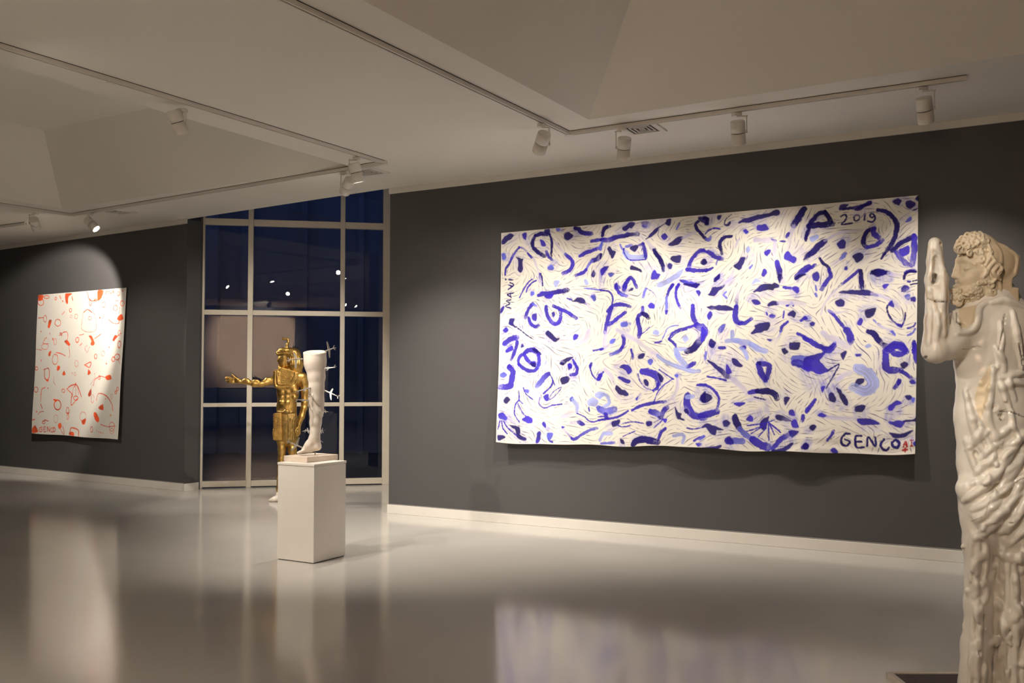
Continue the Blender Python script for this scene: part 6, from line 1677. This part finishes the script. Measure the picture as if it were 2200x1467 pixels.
def inside(px, py, poly):
    r = np.zeros(px.shape, bool); n = len(poly)
    for i in range(n):
        (ax_, ay), (bx, by) = poly[i], poly[i - 1]
        r ^= ((ay > py) != (by > py)) & (px < (bx - ax_) * (py - ay) / (by - ay + 1e-9) + ax_)
    return r
def seen(V):
    k = F / V[:, 1]
    return CX + V[:, 0] * k * 1.0015, 811 - (V[:, 2] - HC) * k
def body_colour(V):
    # coordinates over the front of the figure, in units of its own relief drawing
    px, py = seen(V); fr = V[:, 1] < YB_ + .02
    c = np.empty((len(V), 3), np.float32); c[:] = (.73, .685, .60)
    n = .5 + .5 * np.sin(V[:, 0] * 31 + 2 * np.sin(V[:, 2] * 13)) * np.sin(V[:, 2] * 23 + V[:, 1] * 30)
    c *= (1 - .07 * n)[:, None]
    def line(L, w, colr):
        d = np.full(len(V), 9e3)
        for (x0, y0), (x1, y1) in zip(L[:-1], L[1:]):
            l2 = (x1 - x0) ** 2 + (y1 - y0) ** 2 + 1e-9; t = np.clip(((px - x0) * (x1 - x0) + (py - y0) * (y1 - y0)) / l2, 0, 1)
            d = np.minimum(d, np.hypot(px - x0 - t * (x1 - x0), py - y0 - t * (y1 - y0)))
        k = (np.clip((w - d) / 1.2 + .5, 0, 1) * fr)[:, None] * .85; c[:] = (c * (1 - k) + np.array(colr) * k).astype(np.float32)
    raw = (.60, .50, .34)
    for poly in (((2104, 824), (2094, 856), (2099, 880), (2105, 900), (2112, 884), (2119, 868), (2128, 830), (2129, 782), (2120, 800)), ((2064, 664), (2100, 656), (2096, 690), (2078, 704), (2064, 702))):
        line(list(poly) + [poly[0]], 1.2, raw); c[inside(px, py, poly) & fr] = raw
    sv_ = np.sin(px * .42 + 1.6 * np.sin(py * .055) + .8 * np.sin(py * .13)) + .7 * np.sin(px * .17 - py * .031 + 2 * np.sin(py * .043))
    al = np.clip((sv_ - .45) * 1.1, 0, 1) * (px < 2042) * (py < 765) * np.clip((775 - py) / 60, 0, 1) * .75
    c[:] = c * (1 - al[:, None]) + np.array((.50, .385, .25), np.float32) * al[:, None]
    for L in (((1996, 640), (2014, 648), (2034, 648)), ((2058, 672), (2058, 692), (2068, 699)), ((2148, 884), (2170, 884), (2200, 896)), ((2190, 736), (2197, 770)), ((2176, 1036), (2190, 1028), (2204, 1022)), ((2152, 886), (2146, 898), (2150, 902))): line(L, 1.4, (.09, .065, .04))
    for L in (((2160, 676), (2154, 720), (2146, 752)), ((2080, 1118), (2106, 1108)), ((2124, 1066), (2112, 1104)), ((2070, 750), (2110, 748))): line(L, .9, (.33, .27, .18))
    for L, w in ((((2009, 606), (2014, 590)), 4), (((1985, 769), (1991, 766)), 3)): line(L, w, (.05, .035, .02))
    return c
g.build('body', M['glaze'], stat, body_colour)

# marble head in profile
g = bsdf(2014, 482, 2222, 690, .0034, -.17, .15)
be(g, 2110, 572, 0, (52, 42, 62), .03); be(g, 2086, 580, 0, (29, 34, 50), .02); be(g, 2084, 622, 0, (32, 33, 30), .02)
bc(g, [(2122, 625, 4, 40), (2130, 690, 6, 48)], .03, .8)
P_ = [(at(q[0], q[1], YB_ - 30 * SB).x, at(q[0], q[1], YB_ - 30 * SB).z) for q in ((2118, 508), (2130, 514), (2150, 523), (2193, 549), (2194, 566), (2188, 590), (2177, 600), (2176, 616), (2190, 618), (2192, 660), (2120, 660), (2118, 580))]
g.slab(P_, YB_ - 32 * SB, YB_ + 36 * SB, .012, .012)
be(g, 2150, 560, -30, (26, 10, 34), .02); bf(g, [(2132, 520), (2150, 545), (2148, 600), (2152, 640)], 3, .006, .001); bf(g, [(2160, 530), (2184, 552), (2182, 585)], 3, .006, .001)
bc(g, [(2060, 562, 0, 5.5), (2055, 580, 0, 6), (2051, 592, 0, 6.5)], .006, 1.2); be(g, 2056, 595, -6, (6, 6, 4.5), .005)
bc(g, [(2059, 559, -3, 5.5), (2074, 557, -20, 5), (2094, 566, -32, 4)], .016)
be(g, 2076, 575, -34, (15, 9, 9), .008, 'sub'); be(g, 2081, 577, -25, (10, 7, 6), .004)
bf(g, [(2071, 575), (2080, 571), (2092, 577)], 2.0, .003, .001); bf(g, [(2071, 579), (2081, 582), (2092, 579)], 1.8, .003, .001)
be(g, 2086, 598, -22, (16, 12, 13), .025); be(g, 2068, 602, -15, (9, 9, 9), .016)
be(g, 2055, 614, 0, (6, 12, 4), .005); be(g, 2057, 620, 0, (6, 11, 4), .005)
bc(g, [(2056, 604, -2, 4.5), (2068, 606, -14, 5), (2080, 618, -24, 5)], .005); be(g, 2050, 611, -4, (5, 14, 2), .003, 'sub')
R_b = random.Random(3)
def curl(px, py, r, tube, turns=1.35, lift=.002, ph=0., sp=1):
    q = [(px + r * (1 - .62 * t) * math.cos(ph + sp * t * turns * 6.283), py + r * (1 - .62 * t) * math.sin(ph + sp * t * turns * 6.283)) for t in [i / 12 for i in range(13)]]
    ys = [g.hit(e, KB) for e in q]; y0 = sum(ys) / len(ys)
    pts = []
    for e, y in zip(q, ys): pts.append(tuple(at(e[0], e[1], min(y, y0 + .02) - lift)))
    n = len(pts); g.chain(pts, [tube * SB * (1 - .25 * i / n) for i in range(n)], .0022)
# beard
for k, (a_, b__) in enumerate([(2050, 628), (2051, 638), (2056, 648), (2061, 630), (2062, 641), (2068, 650), (2072, 628), (2073, 639), (2079, 648), (2083, 622), (2084, 633), (2088, 643), (2094, 616), (2095, 627), (2098, 638), (2104, 610), (2105, 621), (2107, 632), (2078, 655), (2066, 657)]):
    curl(a_ + R_b.uniform(-1.5, 1.5), b__ + R_b.uniform(-1.5, 1.5), R_b.uniform(4.6, 6.2), 2.5, 1.2, .003, R_b.uniform(0, 6), R_b.choice((1, -1)))
be(g, 2054, 638, 0, (8, 20, 15), .012)
# hair
be(g, 2096, 524, 0, (38, 40, 24), .02); be(g, 2068, 530, 0, (12, 34, 16), .012); be(g, 2128, 570, -20, (16, 24, 52), .02)
for (a_, b__, r) in [(2062, 524, 8), (2064, 538, 7), (2076, 513, 8), (2078, 529, 8), (2091, 507, 8), (2094, 521, 8.5), (2107, 508, 7), (2092, 536, 7), (2107, 525, 8), (2104, 542, 7.5), (2110, 556, 7), (2119, 516, 7), (2120, 534, 7), (2128, 612, 9), (2116, 606, 6), (2134, 628, 8)]:
    curl(a_, b__, r, 3.2, 1.25, .004, R_b.uniform(0, 6), R_b.choice((1, -1)))
def curl_at(px, py, d, r, tube, ph, sp=1):
    n = 13; pts = [TB(px + r * (1 - .6 * t / n) * math.cos(ph + sp * t * .62), py + r * (1 - .6 * t / n) * math.sin(ph + sp * t * .62), d - 2 + 4 * t / n) for t in range(n)]
    g.chain(pts, [tube * SB] * n, .0025)
for q in ((2060, 520, -12, 6), (2057, 532, -10, 5.5), (2066, 512, -14, 6.5), (2078, 506, -14, 6.5), (2092, 503, -12, 6.5), (2062, 540, -18, 5), (2070, 524, -26, 7), (2072, 538, -30, 6), (2084, 543, -36, 6), (2105, 502, -10, 6), (2051, 628, -6, 4.5), (2050, 636, -8, 4.5), (2053, 645, -8, 4.5), (2058, 652, -10, 4.5), (2056, 624, -12, 4), (2060, 634, -18, 5), (2063, 645, -20, 5)):
    curl_at(q[0], q[1], q[2], q[3], 2.4, q[0] * 1.3, 1 if q[1] % 2 else -1)
for i in range(26):
    q = R_b.random(); x_ = R_b.uniform(2046, 2064); curl_at(x_, 619 + 36 * q, -6 - 18 * math.sin(math.pi * min(1, (x_ - 2043) / 22) / 2) * (.6 + .4 * math.sin(q * 3.1)), R_b.uniform(3., 4.6), 2.1, R_b.uniform(0, 6), R_b.choice((1, -1)))
for L in (((2124, 525), (2130, 545), (2122, 562), (2116, 575)), ((2130, 545), (2136, 560), (2126, 574), (2120, 590), (2126, 600)), ((2138, 560), (2144, 570), (2134, 584), (2142, 596), (2134, 606)), ((2148, 566), (2152, 578), (2144, 590), (2150, 602)), ((2112, 572), (2120, 584), (2112, 596), (2118, 606))):
    bf(g, L, 4.2, .003, .004)
    bf(g, [(x + 2.5, y + 1) for x, y in L], 1.2, .002, .006, 'sub')
g.ripple(.0006, 80, 60, 70)
def head_colour(V):
    c = np.empty((len(V), 3), np.float32); c[:] = (.66, .565, .41)
    n = .5 + .5 * np.sin(V[:, 0] * 60 + 3 * np.sin(V[:, 2] * 41)) * np.sin(V[:, 2] * 57 + V[:, 1] * 70)
    back = np.clip((seen(V)[0] - 2128) / 25, 0, 1) * .32  # shade on the back of the head put into the colour
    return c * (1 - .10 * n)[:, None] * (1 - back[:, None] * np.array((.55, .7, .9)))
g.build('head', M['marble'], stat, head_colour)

# low mat with a pale edge under the statue
mc = atz(1903, 1455.5, 0)
x1, y1_, y0_ = mc.x + 1.35, mc.y, mc.y - 1.1
mat_ = thing('floor_mat', ((mc.x + x1) / 2, (y0_ + y1_) / 2, 0), 'dark pale-edged floor mat under the bearded statue', 'mat')
m = MB(); m.prism([(mc.x + .03, y0_ + .03), (x1 - .03, y0_ + .03), (x1 - .03, y1_ - .022), (mc.x + .03, y1_ - .022)], 0, .024); m.build('surface', M['mat_dark'], mat_)
m = MB()
for a, b_, c, d in ((mc.x, y1_ - .022, x1, y1_), (mc.x, y0_, x1, y0_ + .03), (mc.x, y0_ + .03, mc.x + .03, y1_ - .022), (x1 - .03, y0_ + .03, x1, y1_ - .022)): m.box((a, b_, 0), (c, d, .03))
m.build('edging', M['mat_rim'], mat_, bevel=.003)

# print hanging on the wall behind the camera; only its reflection in the window shows
m = MB(); m.box((-3.35, YB, 1.2), (-.60, YB + .04, 3.32)); 
pr = thing('wall_print', (-2., YB, 1.2), 'pale brown mottled print behind the camera, seen mirrored in the window', 'print')
m.build('sheet', M['print'], pr)

# ================================================================== camera, dusk sky, colour management
cam = bpy.data.cameras.new('camera'); cam.sensor_width = 36; cam.lens = 36 * F / 2200; cam.clip_end = 200
co = bpy.data.objects.new('camera', cam); link(co); co.location = (0, 0, HC); co.rotation_euler = (math.pi / 2 + PITCH, 0, 0)
S.camera = co
w = bpy.data.worlds.new('dusk'); S.world = w; w.use_nodes = True
bg = w.node_tree.nodes['Background']; bg.inputs['Color'].default_value = (.10, .15, .34, 1); bg.inputs['Strength'].default_value = .34
S.view_settings.view_transform = 'Standard'; S.view_settings.look = 'None'; S.view_settings.gamma = 1; S.view_settings.exposure = .2
S.view_settings.use_curve_mapping = False
S.cycles.max_bounces = 10; S.cycles.diffuse_bounces = 6; S.cycles.glossy_bounces = 5; S.cycles.transparent_max_bounces = 12
S.cycles.sample_clamp_indirect = 6; S.cycles.caustics_reflective = False; S.cycles.caustics_refractive = False
